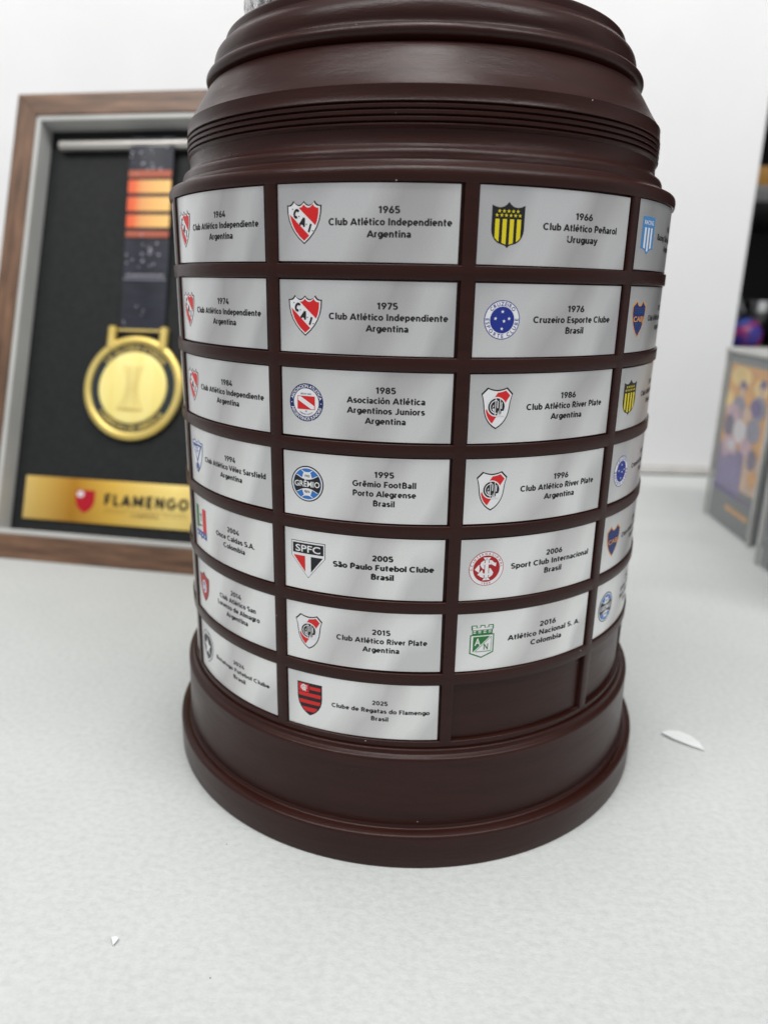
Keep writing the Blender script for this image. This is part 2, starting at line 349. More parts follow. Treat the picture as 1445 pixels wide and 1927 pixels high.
def crest_river():
    rgt = [(0, .88)] + quad_curve((0, .88), (.36, .90), (.62, 1.0)) + [(.62, 1.0), (1, .70)] + quad_curve((1, .70), (.86, .40), (.83, .05)) + quad_curve((.83, .05), (.74, -.70), (0, -1)) + [(0, -1)]
    o = mirror_shield(rgt); L = [('k', poly(o)), ('w', poly(inset(o, .925, 0, 0)))]
    b = poly(inset(o, .85, 0, 0)); b = line_clip(line_clip(b, (.08, .82), (-.80, -.24), True), (.90, .72), (-.38, -.88), False)
    L.append(('r', b)); L.append(('w', poly(ell(-.02, .08, .60, .47)))); L.append(('k', poly(ell(-.02, .08, .52, .41))))
    cut = []
    for x in (-.09, .20): cut += poly(rect(x - .022, -.36, x + .022, .50))
    ring = ell(-.02, .08, .42, .33, 30); ring2 = ell(-.02, .08, .37, .29, 30)
    for i in range(7, 23): cut.append([ring[i], ring[(i + 1) % 30], ring2[(i + 1) % 30], ring2[i]])
    cut += poly([(-.20, .20), (-.20, .08), (-.29, .05)]) + poly(rect(-.20, -.20, -.15, 0)) + poly([(-.15, -.2), (-.29, 0), (-.15, 0)])
    cut += poly(rect(.02, .02, .08, .36)) + poly([(.04, -.35), (.10, -.08), (.15, -.35)]) + poly(rect(.27, -.02, .33, .30)) + poly([(.28, -.36), (.30, -.12), (.5, -.12), (.5, -.36)])
    L.append(('w', cut)); return L, .0535, .0670
def crest_gremio():
    e = poly(ell(0, 0, .86, .86, 44)); L = [('k', poly(ell(0, 0, 1, 1, 44))), ('w', poly(ell(0, 0, .93, .93, 44)))]
    def band(yo):                       # hourglass black band between two arcs
        pts = []
        for i in range(13):
            x = -.86 + 1.72 * i / 12; pts.append((x, .24 + yo + .36 * (x / .8) ** 2))
        return pts
    L.append(('c', e))
    top = []; b0, b1 = band(.05), band(0)
    for yo, ink in ((.05, 'w'), (0, 'k')):
        bb = band(yo); q = []
        for i in range(12):
            (xa, ya), (xb, yb) = bb[i], bb[i + 1]
            m_ = lambda x, y: min(y, math.sqrt(max(.86 ** 2 - x * x, 0)))
            q.append([(xa, -m_(xa, ya)), (xb, -m_(xb, yb)), (xb, m_(xb, yb)), (xa, m_(xa, ya))])
        if ink == 'w': white = q
        else: black = q
    for s in (1, -1):
        white += poly([(-.33, s * .27), (.33, s * .27), (.20, s * .66), (-.20, s * .66)])
        arcp = [(x, s * (.60 + 1.1 * x * x)) for x in [-.34 + .68 * i / 8 for i in range(9)]]; arcq = [(x, y + s * .05) for x, y in arcp]
        for i in range(8): white.append([arcp[i], arcp[i + 1], arcq[i + 1], arcq[i]])
    L.append(('w', white)); L.append(('k', black + text("1903", 0, .38, .13, .36, .03) + text("FBPA", 0, -.50, .13, .36, .03)))
    L.append(('w', text("GRÊMIO", 0, -.155, .31, 1.58, .03))); return L, .0610, .0620
def crest_spfc():
    o = [(-1, 1), (1, 1), (1, .18), (0, -1), (-1, .18)]
    L = [('s', poly(o)), ('w', poly(inset(o, .965, 0, .02))), ('k', poly(rect(-.90, .34, .90, .89)) + poly([(.17, .20), (.86, .20), (.17, -.66)])), ('r', poly([(-.86, .20), (-.17, .20), (-.17, -.66)])),
         ('w', text("SPFC", 0, .43, .36, 1.5, .045))]
    return L, .066, .0675
def crest_inter():
    L = [('d', poly(ell(0, 0, 1, 1, 44))), ('w', poly(ell(0, 0, .965, .965, 44))), ('d', poly(ell(0, 0, .77, .77, 40)) + arctext("S.C.INTERNACIONAL", 0, 0, .87, .87, .12, 186, 2, off=.03) + arctext("1909", 0, 0, .87, .87, .12, 250, 290, True)),
         ('w', poly([(-.68, -.02), (-.45, .26), (-.40, .10), (-.42, -.22)]) + poly([(-.52, -.33), (-.25, -.05), (-.18, -.30), (-.2, -.46)]) + poly([(.16, .48), (.42, .36), (.52, .10), (.30, .22)]) + poly([(.32, .25), (.54, .12), (.54, .34)]) + rotated(text("S", 0, -.50, 1.0, .86, .06), 0, 0, 0)),
         ('d', poly(rect(-.14, -.58, .14, .58))), ('w', poly(rect(-.10, -.62, .10, .62)) + poly([(-.22, .66), (.22, .66), (.10, .50), (-.10, .50)]) + poly([(-.22, -.66), (.22, -.66), (.10, -.50), (-.10, -.50)]) + poly(rect(-.26, .24, .26, .34)) + poly(rect(-.26, -.36, .26, -.26)))]
    return L, .0625, .0625
def crest_nac():
    sh = [(-1, .42), (1, .42), (1, -.70), (0, -1), (-1, -.70)]
    cas = [(-.84, .42), (-.84, .66), (-.92, .76), (-.92, .98), (-.45, .98), (-.45, .84), (-.20, .84), (-.20, .98), (.20, .98), (.20, .84), (.45, .84), (.45, .98), (.92, .98), (.92, .76), (.84, .66), (.84, .42)]
    L = [('g', poly(sh) + poly(cas)), ('w', poly(inset(sh, .90, 0, -.16, .90)) + poly(rect(-.80, .72, .80, .82)) + poly(rect(-.82, .84, -.53, .93)) + poly(rect(-.13, .80, .13, .93)) + poly(rect(.53, .84, .82, .93)) + sum([poly(rect(-.76 + .42 * i, .60 - .09 * (j % 2) - .001 * j, -.54 + .42 * i, .645 - .09 * (j % 2))) for i in range(4) for j in range(2)], []) + poly(rect(-.78, .68, .78, .70)))]
    g = poly(rect(-.74, -.62, .78, .30)); L.append(('g', line_clip(g, (-.74, -.62), (.66, .30), True) + poly(rect(-.5, -.62, .78, -.585)) + poly(rect(.745, -.62, .78, .24)) + line_clip(line_clip(g, (-.62, -.62), (.78, .30), False), (-.57, -.62), (.83, .30), True)))
    L.append(('w', text("A", -.36, -.22, .42, .46, .05))); L.append(('g', text("N", .34, -.50, .36, .42, .05))); return L, .0450, .0645
def crest_fla():
    o = mirror_shield([(0, .99), (1, .99), (1, .15)] + quad_curve((1, .15), (.98, -.65), (0, -1)) + [(0, -1)])
    b = poly(inset(o, .90, 0, 0)); L = [('k', poly(o))]; t = []
    for y0, y1, full in ((.60, .80, 0), (.16, .38, 1), (-.28, -.06, 1), (-.76, -.50, 1)):
        q = clip(clip(b, 0, 1, y1), 0, -1, -y0)
        if not full: q = clip(q, -1, 0, -.0)
        t += q
    t += poly(rect(-.90, .42, -.06, .90)); L.append(('r', t))
    L.append(('w', text("C", -.52, .52, .32, .46, .03) + text("R", -.45, .46, .40, .30, .02) + text("F", -.34, .50, .30, .3, .02))); return L, .0505, .0675
def crest_velez():
    o = mirror_shield([(0, .84)] + quad_curve((0, .84), (.16, .70), (.34, .98)) + quad_curve((.34, .98), (.5, .76), (1, .84)) + quad_curve((1, .84), (1.02, -.35), (0, -1)) + [(0, -1)])
    L = [('v', poly(o)), ('w', poly(inset(o, .92, 0, .01))), ('v', poly([(-.9, .68), (.9, .68), (0, -.42)])), ('w', poly([(-.62, .56), (.62, .56), (0, -.22)])),
         ('v', poly(rect(-.55, .50, -.05, .58)) + text("F", .12, .10, .40, .3, .04) + text("C", -.12, .20, .3, .25, .03) + poly([(-.25, -.5), (.0, -.35), (.3, -.5), (.1, -.75), (-.1, -.75)]) + poly([(0, -.9), (.3, -.6), (.36, -.66), (0, -.97), (-.36, -.66), (-.3, -.6)]))]
    return L, .0620, .0680
def crest_once():
    L = [('g', poly(rect(-1, -.38, -.42, .98))), ('r', poly(rect(.36, -.50, 1, .92))), ('v', poly([(-1, -.52), (1, -.52), (1, -.90), (.2, -.86), (0, -1), (-.2, -.86), (-1, -.90)])),
         ('w', sum([poly(star(-.72 + .48 * i, -.70, .15, .7)) for i in range(4)], [])), ('s', poly(rect(-.2, .45, .2, .52)) + poly(rect(.02, .1, .10, .5)) + poly(rect(-.3, -.2, .2, -.13)))]
    return L, .0560, .0690
def crest_sanl():
    o = mirror_shield([(0, 1.0)] + quad_curve((0, 1.0), (.28, .68), (1, .72)) + quad_curve((1, .72), (1.0, -.55), (0, -1)) + [(0, -1)])
    return [('s', poly(o)), ('d', poly(inset(o, .92, 0, 0))), ('w', poly(ell(0, .0, .40, .42))), ('v', text("CASLA", 0, -.05, .18, .62, .02) + poly(ell(0, .22, .16, .12)) + poly(ell(0, -.24, .16, .10)))], .0560, .0660
def crest_bota():
    o = mirror_shield([(0, 1), (.52, 1), (1, .56)] + quad_curve((1, .56), (1.12, -.52), (0, -1)) + [(0, -1)])
    return [('k', poly(o)), ('w', poly(inset(o, .93, 0, 0))), ('k', poly(inset(o, .80, 0, 0))), ('w', poly(star(0, .02, .62, 1.0)))], .0620, .0700
def crest_racing():
    o = mirror_shield([(0, 1), (1, 1), (1, -.72)] + quad_curve((1, -.72), (.5, -.66), (0, -1)) + [(0, -1)])
    b = poly(inset(o, .90, 0, .0)); t = []
    for x in (-.5, 0, .5): t += clip(clip(clip(clip(b, 1, 0, x + .13), -1, 0, -(x - .13)), 0, 1, .42), 0, -1, .84)
    return [('e', poly(o)), ('w', t + text("RACING", 0, .58, .22, 1.55, .02))], .0500, .0600
def crest_boca():
    o = mirror_shield([(0, .74)] + quad_curve((0, .74), (.34, .74), (.46, 1.0)) + [(.46, 1.0), (1, .72)] + quad_curve((1, .72), (1.08, -.35), (0, -1)) + [(0, -1)])
    dots = []
    for j in range(13):
        y = .56 - j * .115
        if -.22 < y < .22: continue
        wd = .72 if y > 0 else .72 * (1 + y * .85)
        n = int(wd * 2 / .17)
        for i in range(n): dots += poly(star(-wd + (i + .5) * 2 * wd / n, y, .05, .8))
    return [('o', poly(o)), ('n', poly(inset(o, .90, 0, 0))), ('o', text("CABJ", 0, -.14, .28, 1.55, .03)), ('c', dots)], .0560, .0640
CR = {k: f for k, f in dict(cai=crest_cai, pen=crest_pen, cru=crest_cru, aaaj=crest_aaaj, riv=crest_river, gre=crest_gremio, spfc=crest_spfc, inter=crest_inter, nac=crest_nac,
      fla=crest_fla, vel=crest_velez, once=crest_once, sanl=crest_sanl, bota=crest_bota, rac=crest_racing, boca=crest_boca).items()}

# ------------------------------------------------------------------ bending onto the drum
RP, OFF, PITCH, PH, PW = 0.994, -0.163579, 0.2738076, 0.222084, 0.573997
COLA = math.radians(36)
def bend(x, y, R, c, row):
    a = OFF + c * COLA + x / RP; z = -(row + .5) * PITCH + y
    return (R * math.sin(a) * S, -R * math.cos(a) * S, (z + ZT) * S)
def slices(polys, step=0.012):
    out = []
    for p in polys:
        x0 = min(q[0] for q in p); x1 = max(q[0] for q in p)
        k0, k1 = math.floor(x0 / step), math.ceil(x1 / step)
        if k1 - k0 <= 1: out.append(p); continue
        for k in range(k0, k1):
            q = clip(clip([p], 1, 0, (k + 1) * step), -1, 0, -k * step); out += q
    return out
def print_obj(name, layers, c, row, parent, base=0.00030, stepz=0.00030):
    """layers: list of (material, polygons in plate coordinates)"""
    vs, fs, mi, mats = [], [], [], []
    for k, (m, polys) in enumerate(layers):
        if m not in mats: mats.append(m)
        im = mats.index(m)
        for p in slices(polys):
            n = len(vs); vs += [bend(x, y, RP + base + k * stepz, c, row) for x, y in p]
            f = list(range(n, n + len(p)))
            ar = sum(p[i][0] * p[(i + 1) % len(p)][1] - p[(i + 1) % len(p)][0] * p[i][1] for i in range(len(p)))
            if abs(ar) < 1e-10: continue
            if ar < 0: f.reverse()
            fs.append(f); mi.append(im)
    return mesh_obj(name, vs, fs, mats, parent, False, mi)
def plate_mesh():
    """a curved slab in drum coordinates at column 0, row 0, centred on its own origin"""
    n = 24; t = 0.005; vs, fs, uv = [], [], []
    for ri, (R, e) in enumerate(((RP - t, 0), (RP - .0008, 0), (RP, .0009))):
        for j in (-1, 1):
            for i in range(n + 1):
                x = -PW * RP / 2 + e + (PW * RP - 2 * e) * i / n
                vs.append((x, j * (PH / 2 - e), R)); uv.append((x * 10, j * PH / 2 * 10))
    L = 2 * (n + 1)
    def id_(ri, j, i): return ri * L + j * (n + 1) + i
    for i in range(n): fs.append((id_(2, 0, i), id_(2, 0, i + 1), id_(2, 1, i + 1), id_(2, 1, i)))
    for ri in (0, 1):
        for i in range(n):
            fs.append((id_(ri, 0, i), id_(ri, 0, i + 1), id_(ri + 1, 0, i + 1), id_(ri + 1, 0, i)))
            fs.append((id_(ri, 1, i + 1), id_(ri, 1, i), id_(ri + 1, 1, i), id_(ri + 1, 1, i + 1)))
        fs.append((id_(ri, 1, 0), id_(ri, 0, 0), id_(ri + 1, 0, 0), id_(ri + 1, 1, 0)))
        fs.append((id_(ri, 0, n), id_(ri, 1, n), id_(ri + 1, 1, n), id_(ri + 1, 0, n)))
    return vs, fs, uv

# ================================================================== SETTING
m_table = mat("table_paper", (0.80, 0.815, 0.81), 0.62, 0, 0.3)
na = noise(m_table, 5, 5, rough=0.6); ra = ramp(m_table, na.outputs[0], [(0.3, (0.525, 0.548, 0.54)), (0.7, (0.585, 0.605, 0.595))])
nf = noise(m_table, 420, 4, rough=0.6, sc3=(0.75, 1, 1)); rf = ramp(m_table, nf.outputs[0], [(0.3, (0.89,) * 3), (0.6, (1, 1, 1))])
sv = nd(m_table, "ShaderNodeTexVoronoi"); sv.inputs["Scale"].default_value = 70; tct = nd(m_table, "ShaderNodeTexCoord"); lk(m_table, tct.outputs["Object"], sv.inputs["Vector"])
l1 = nd(m_table, "ShaderNodeMath", operation='LESS_THAN'); l1.inputs[1].default_value = 0.022; lk(m_table, sv.outputs["Distance"], l1.inputs[0])
s1 = nd(m_table, "ShaderNodeSeparateColor"); lk(m_table, sv.outputs["Color"], s1.inputs[0])
g1 = nd(m_table, "ShaderNodeMath", operation='GREATER_THAN'); g1.inputs[1].default_value = 0.75; lk(m_table, s1.outputs[1], g1.inputs[0])
mq = nd(m_table, "ShaderNodeMath", operation='MULTIPLY'); lk(m_table, l1.outputs[0], mq.inputs[0]); lk(m_table, g1.outputs[0], mq.inputs[1])
t1 = nd(m_table, "ShaderNodeMix", data_type='RGBA', blend_type='MULTIPLY'); t1.inputs[0].default_value = 1; lk(m_table, ra.outputs[0], t1.inputs[6]); lk(m_table, rf.outputs[0], t1.inputs[7])
t2 = nd(m_table, "ShaderNodeMix", data_type='RGBA'); lk(m_table, mq.outputs[0], t2.inputs[0]); lk(m_table, t1.outputs[2], t2.inputs[6]); t2.inputs[7].default_value = (0.22, 0.21, 0.19, 1)
lk(m_table, t2.outputs[2], BS(m_table).inputs["Base Color"])
nw = noise(m_table, 330, 5, rough=0.65, sc3=(0.7, 1, 1)); bump(m_table, nw.outputs[0], 0.55, 0.0007)
tbl = box("table_top", -2.2, 1.25, -0.75, 0.528, -0.03, 0.0, m_table); tag(tbl, kind="structure")
m_floor = mat("floor_dark", (0.10, 0.10, 0.105), 0.5); nfl = noise(m_floor, 6, 4); rfl = ramp(m_floor, nfl.outputs[0], [(0.3, (0.07, 0.07, 0.075)), (0.7, (0.14, 0.14, 0.14))]); lk(m_floor, rfl.outputs[0], BS(m_floor).inputs["Base Color"])
flo = box("floor", -4, 4, -3, 3.5, -0.80, -0.75, m_floor); tag(flo, kind="structure")
m_room = mat("room_wall_grey", (0.13, 0.13, 0.135), 0.7); nrm = noise(m_room, 3, 3); rrm = ramp(m_room, nrm.outputs[0], [(0.3, (0.10, 0.10, 0.105)), (0.7, (0.16, 0.16, 0.16))]); lk(m_room, rrm.outputs[0], BS(m_room).inputs["Base Color"])
wal = box("wall", -4, 4, 1.60, 1.66, -0.75, 2.6, m_room); tag(wal, kind="structure")

m_board = mat("white_foam", (0.90, 0.90, 0.91), 0.6, 0, 0.25)
nb2 = noise(m_board, 45, 4, rough=0.6); bump(m_board, nb2.outputs[0], 0.25, 0.0012)
nb3 = noise(m_board, 7, 4); rb3 = ramp(m_board, nb3.outputs[0], [(0.3, (0.90, 0.90, 0.91)), (0.7, (0.94, 0.94, 0.95))]); lk(m_board, rb3.outputs[0], BS(m_board).inputs["Base Color"])
bd = empty("backdrop_board", (-0.6, 0.538, 0)); tag(bd, "tall white foam board standing behind the trophy base and the frame", "board")
p1 = box("panel", -1.6, 0.958, 0.0, 0.014, 0.008, 1.0, m_board, bd, 0.001)
m_strip = mat("beige_strip", (0.62, 0.60, 0.57), 0.6); ns = noise(m_strip, 30, 3); rs = ramp(m_strip, ns.outputs[0], [(0.3, (0.56, 0.54, 0.51)), (0.7, (0.68, 0.66, 0.63))]); lk(m_strip, rs.outputs[0], BS(m_strip).inputs["Base Color"])
p2 = box("bottom_rail", -1.6, 0.958, -0.006, 0.020, 0.0, 0.007, m_strip, bd, 0.0008)

# ================================================================== TROPHY BASE
tr = empty("trophy_base", (0, 0, 0)); tag(tr, "dark brown round trophy base ringed with rows of printed silver plates", "trophy")
lathe("foot", [(0.0, -ZT), (1.080, -ZT)] + arc(1.082, -2.371, .006, -90, 0, 3) + [(1.088, -2.30), (1.088, -2.252)] + arc(1.076, -2.252, .012, 0, 80, 6, .014) + [(1.064, -2.2345)] + arc(1.052, -2.228, .008, -60, -180, 5) + [(1.0415, -2.222)], m_brown, tr)
lathe("plinth", [(1.0415, -2.222), (1.0400, -2.16), (1.0385, -2.08), (1.0375, -1.99), (1.0375, -1.957)] + arc(1.0265, -1.957, .011, 0, 80, 6, .014) + [(1.018, -1.937), (1.0145, -1.929)] + arc(1.009, -1.926, .006, 0, 90, 4) + [(1.004, -1.9205), (.998, -1.922), (.996, -1.9205)], m_brown, tr)
# drum with its grid of ribs
def drum():
    RR, RF = 1.0015, 0.9845
    xs = []
    for c in range(10):
        a0 = OFF + c * COLA - PW / 2 - .002; a1 = OFF + c * COLA + PW / 2 + .0090
        seq = [(a0 - .0026, RR), (a0 - .0012, RR - .0006), (a0 - .0003, RR - .0030), (a0, RF)]
        for i in range(1, 12): seq.append((a0 + (a1 - a0) * i / 12, RF))
        seq += [(a1, RF), (a1 + .0003, RR - .0030), (a1 + .0012, RR - .0006), (a1 + .0026, RR)]
        b0 = a1 + .0026; b1 = OFF + (c + 1) * COLA - PW / 2 - .002 - .0026
        seq += [(b0 + (b1 - b0) * .5, RR)]
        xs += seq
    zs = [(-7 * PITCH - .0045, RR - .004, 0), (-7 * PITCH - .0035, RR, 0)]
    for r in range(6, -1, -1):
        z0 = -(r + .5) * PITCH - PH / 2 - .0045; z1 = -(r + .5) * PITCH + PH / 2 + .0035
        zs += [(z0 - .0026, RR, 0), (z0 - .0012, RR - .0006, 0), (z0 - .0003, RR - .0030, 0), (z0, RF, 1), (z1, RF, 1), (z1 + .0003, RR - .0030, 0), (z1 + .0012, RR - .0006, 0), (z1 + .0026, RR, 0)]
    n = len(xs); vs, fs = [], []
    for z, rz, _k in zs:
        for a, ra_ in xs:
            R = max(ra_, rz) if not (rz < RR - .0035 and _k == 0 and z < -1.91) else rz
            vs.append((R * math.sin(a) * S, -R * math.cos(a) * S, (z + ZT) * S))
    for k in range(len(zs) - 1):
        for i in range(n):
            j = (i + 1) % n; fs.append((k * n + i, k * n + j, (k + 1) * n + j, (k + 1) * n + i))
    return mesh_obj("drum", vs, fs, m_brown, tr, True, sharp=50)
drum()
lathe("shoulder", [(1.0015, -.0234), (1.003, -.018), (1.004, -.006)] + arc(.986, -.004, .018, 0, 75, 7, .026) + [(.978, .0255), (.966, .031), (.956, .037), (.9505, .043)] + [(.9495, .052)] + arc(.930, .054, .0185, 0, 80, 6, .024) + [(.927, .0825), (.9215, .090)], m_brown, tr)
lathe("collar", [(.9215, .090), (.9185, .100), (.917, .115), (.918, .130), (.922, .1345), (.9235, .137)] +
      sum([[(.9250, z), (.9255, z + .0035), (.9235, z + .0055), (.9130, z + .0070), (.9120, z + .0100), (.9235, z + .0125), (.9250, z + .0145)] for z in (.1385, .1560, .1735, .1905)], []) +
      [(.9235, .2070), (.9220, .222), (.9205, .238), (.9205, .2485)], m_brown, tr)
lathe("cone", [(.9205, .2485), (.9170, .2510), (.890, .2895), (.862, .334), (.838, .371), (.829, .381), (.822, .3825)], m_brown, tr)
lathe("rim_moulding", [(.822, .3825), (.814, .3850), (.818, .3885), (.830, .3920)] + arc(.818, .4105, .0255, -50, 60, 12, .0215) + [(.8235, .4320), (.8145, .4370), (.8115, .4440), (.8125, .4520)] + arc(.780, .4560, .0325, 0, 62, 8, .0560) +
      [(.786, .5130), (.7760, .5215), (.7670, .5310), (.7665, .5400)] + arc(.7520, .5480, .0140, 0, 80, 6) + [(.742, .5625), (.70, .5630), (.0, .5630)], m_brown, tr)
m_silver = mat("hammered_silver", (0.78, 0.78, 0.78), 0.18, 1.0)
nv = noise(m_silver, 110, 5, rough=0.7, sc3=(1, 1, 1.6)); bump(m_silver, nv.outputs[0], 1.0, 0.004)
nv2 = noise(m_silver, 130, 4, rough=0.7); rv = ramp(m_silver, nv2.outputs[0], [(0.42, (0.10,) * 3), (0.55, (0.85,) * 3)]); lk(m_silver, rv.outputs[0], BS(m_silver).inputs["Base Color"])
lathe("cup", [(.30, .5632), (.31, .60), (.22, .70), (.12, .85), (.10, 1.1), (.18, 1.4), (.36, 1.6), (.0, 1.6)], m_silver, tr, 96)
def ornament():
    vs, fs = [], []; na_, zs_ = 26, [.5632, .580, .610, .64, .67, .70, .72]
    for rin in (0, 1):
        for k, z in enumerate(zs_):
            for i in range(na_ + 1):
                a = R_(-118 + 76 * i / na_); R = (.692 + .006 * math.sin(k * 2.1 + i * 1.7) - (.05 if rin else 0)) - .05 * max(0, z - .64)
                vs.append((R * math.sin(a) * S, -R * math.cos(a) * S, (z + ZT) * S))
    n = na_ + 1; m_ = len(zs_) * n
    for k in range(len(zs_) - 1):
        for i in range(na_):
            a, b, c, d = k * n + i, k * n + i + 1, (k + 1) * n + i + 1, (k + 1) * n + i
            fs.append((a, b, c, d)); fs.append((m_ + d, m_ + c, m_ + b, m_ + a))
    t = (len(zs_) - 1) * n
    for i in range(na_): fs.append((t + i, t + i + 1, m_ + t + i + 1, m_ + t + i))
    for k in range(len(zs_) - 1):
        for i in (0, na_): fs.append((k * n + i, (k + 1) * n + i, m_ + (k + 1) * n + i, m_ + k * n + i))
    return mesh_obj("ornament", vs, fs, m_silver, tr, True)
ornament()

PL = {  # (column, row): crest, lines, widths, label
 (-1, 0): ('cai', ["1964", "Club Atlético Independiente", "Argentina"], [.065, .370, .133]),
 (0, 0): ('cai', ["1965", "Club Atlético Independiente", "Argentina"], [.064, .372, .132]),
 (1, 0): ('pen', ["1966", "Club Atlético Peñarol", "Uruguay"], [.069, .303, .126]),
 (2, 0): ('rac', ["1967", "Racing Club de Avellaneda", "Argentina"], [.066, .350, .132]),
 (-1, 1): ('cai', ["1974", "Club Atlético Independiente", "Argentina"], [.065, .370, .133]),
 (0, 1): ('cai', ["1975", "Club Atlético Independiente", "Argentina"], [.064, .372, .132]),
 (1, 1): ('cru', ["1976", "Cruzeiro Esporte Clube", "Brasil"], [.069, .323, .077]),
 (2, 1): ('boca', ["1977", "Club Atlético Boca Juniors", "Argentina"], [.066, .352, .132]),
 (-1, 2): ('cai', ["1984", "Club Atlético Independiente", "Argentina"], [.065, .374, .133]),
 (0, 2): ('aaaj', ["1985", "Asociación Atlética", "Argentinos Juniors", "Argentina"], [.064, .251, .250, .131]),
 (1, 2): ('riv', ["1986", "Club Atlético River Plate", "Argentina"], [.064, .325, .133]),
 (2, 2): ('pen', ["1987", "Club Atlético Peñarol", "Uruguay"], [.066, .300, .126]),
 (-1, 3): ('vel', ["1994", "Club Atlético Vélez Sarsfield", "Argentina"], [.065, .372, .133]),
 (0, 3): ('gre', ["1995", "Grêmio FootBall", "Porto Alegrense", "Brasil"], [.065, .211, .211, .073]),
 (1, 3): ('riv', ["1996", "Club Atlético River Plate", "Argentina"], [.064, .325, .133]),
 (2, 3): ('cru', ["1997", "Cruzeiro Esporte Clube", "Brasil"], [.066, .323, .077]),
 (-1, 4): ('once', ["2004", "Once Caldas S.A.", "Colombia"], [.074, .241, .135]),
 (0, 4): ('spfc', ["2005", "São Paulo Futebol Clube", "Brasil"], [.072, .348, .079]),
 (1, 4): ('inter', ["2006", "Sport Club Internacional", "Brasil"], [.073, .355, .080]),
 (2, 4): ('boca', ["2007", "Club Atlético Boca Juniors", "Argentina"], [.070, .370, .132]),
 (-1, 5): ('sanl', ["2014", "Club Atlético San", "Lorenzo de Almagro", "Argentina"], [.068, .231, .268, .138]),
 (0, 5): ('riv', ["2015", "Club Atlético River Plate", "Argentina"], [.065, .322, .130]),
 (1, 5): ('nac', ["2016", "Atlético Nacional S. A.", "Colombia"], [.076, .337, .144]),
 (2, 5): ('gre', ["2017", "Grêmio FootBall", "Porto Alegrense", "Brasil"], [.066, .211, .211, .073]),
 (-1, 6): ('bota', ["2024", "Botafogo Futebol Clube", "Brasil"], [.072, .349, .080]),
 (0, 6): ('fla', ["2025", "Clube de Regatas do Flamengo", "Brasil"], [.057, .359, .064]),
}
LOOK = dict(cai="red and white crowned shield", pen="black shield with yellow stripes and stars", cru="round blue badge of white stars", boca="dark blue shield edged in orange", aaaj="round navy badge round a red flag",
            riv="white shield with a red sash and black monogram", vel="blue outlined shield with a V", gre="round black and light blue badge", once="green and red barred emblem", spfc="pointed red, white and black shield",
            inter="round red badge with a white monogram", sanl="dark red pointed shield", nac="green castle shaped shield", bota="black shield with a white star", fla="red and black striped shield", rac="light blue and white striped shield")
# ink lives on brushed metal: slightly scuffed
pv, pf, puv = plate_mesh()
for row in range(7):
    for c in (-2, -1, 0, 1, 2, 3):
        if row == 6 and c > 0: continue
        dx, dz, dr = random.uniform(-.0014, .0020), random.uniform(-.0018, .0014), 0
        tilt = random.uniform(-.005, .005)
        vs = [bend(x + dx - y * tilt, y + dz + x * tilt, R, c, row) for (x, y, R) in pv]
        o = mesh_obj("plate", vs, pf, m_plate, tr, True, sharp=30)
        uvl = o.data.uv_layers.new(name="UVMap")
        for lp in o.data.loops: uvl.data[lp.index].uv = puv[lp.vertex_index]
        if (c, row) not in PL: continue
        key, lines, ws = PL[(c, row)]
        o["label"] = "silver plate for %s with a %s" % (lines[0], LOOK[key])
        L, hw, hh = CR[key]()
        lay = [(m_ink[ink], [[(-.1925 + u * hw, .0015 + v * hh) for u, v in q] for q in polys]) for ink, polys in L]
        print_obj("crest", lay, c, row, o)
        h = .0172 if row == 6 else .0200; pt = .0318 if row == 6 else .0335
        y = (.0265 if len(lines) == 3 else .0435) - (.003 if row == 6 else 0)
        if len(lines) == 4: pt = .0325
        tt = [[], [], [], []]
        for s, wd in zip(lines, ws):
            l4 = stext(s, .0755, y, h, wd, .25 if (row == 4 and c == 0) else .215)
            for a_, b_ in zip(tt, l4): a_ += b_
            y -= pt
        print_obj("lettering", [(m_text, q) for q in tt], c, row, o, stepz=.00006)
tr.location = (0, 0, 0)

# ================================================================== MEDAL FRAME (leans back)
A0 = Vector((-3.153, 1.915, -2.377)); B = Vector((.99, -.141, 0)).normalized(); nb_ = Vector((-B.y, B.x, 0)); th = R_(20.25)
U = nb_ * math.sin(th) + Vector((0, 0, 1)) * math.cos(th); N = B.cross(U)
s0, s1, t1_, lipw, wood = -.282, 2.042, 3.722, .04, .176
org = A0 + B * ((s0 + s1) / 2)
FM = Matrix((B, U, N)).transposed().to_4x4(); FM.translation = W(org.x, org.y, org.z)
fr = empty("picture_frame", mw=FM); tag(fr, "wooden box frame with grey inner edge and black backing, leaning behind the trophy", "frame")
sc_ = (s0 + s1) / 2
def F(s): return (s - sc_) * S
m_wood = mat("walnut", (0.20, 0.09, 0.05), 0.45)
def wood_mat(name, vert):
    m = mat(name, (0.2, .1, .05), 0.42)
    n = noise(m, 22, 6, sc3=(9, .8, 3) if vert else (.8, 9, 3), rough=0.65)
    r = ramp(m, n.outputs[0], [(0.32, (0.060, 0.031, 0.019)), (0.5, (0.145, 0.078, 0.045)), (0.68, (0.25, 0.135, 0.078))]); lk(m, r.outputs[0], BS(m).inputs["Base Color"])
    bump(m, n.outputs[0], 0.2, 0.0005); return m
mwv, mwh = wood_mat("walnut_upright", True), wood_mat("walnut_level", False)
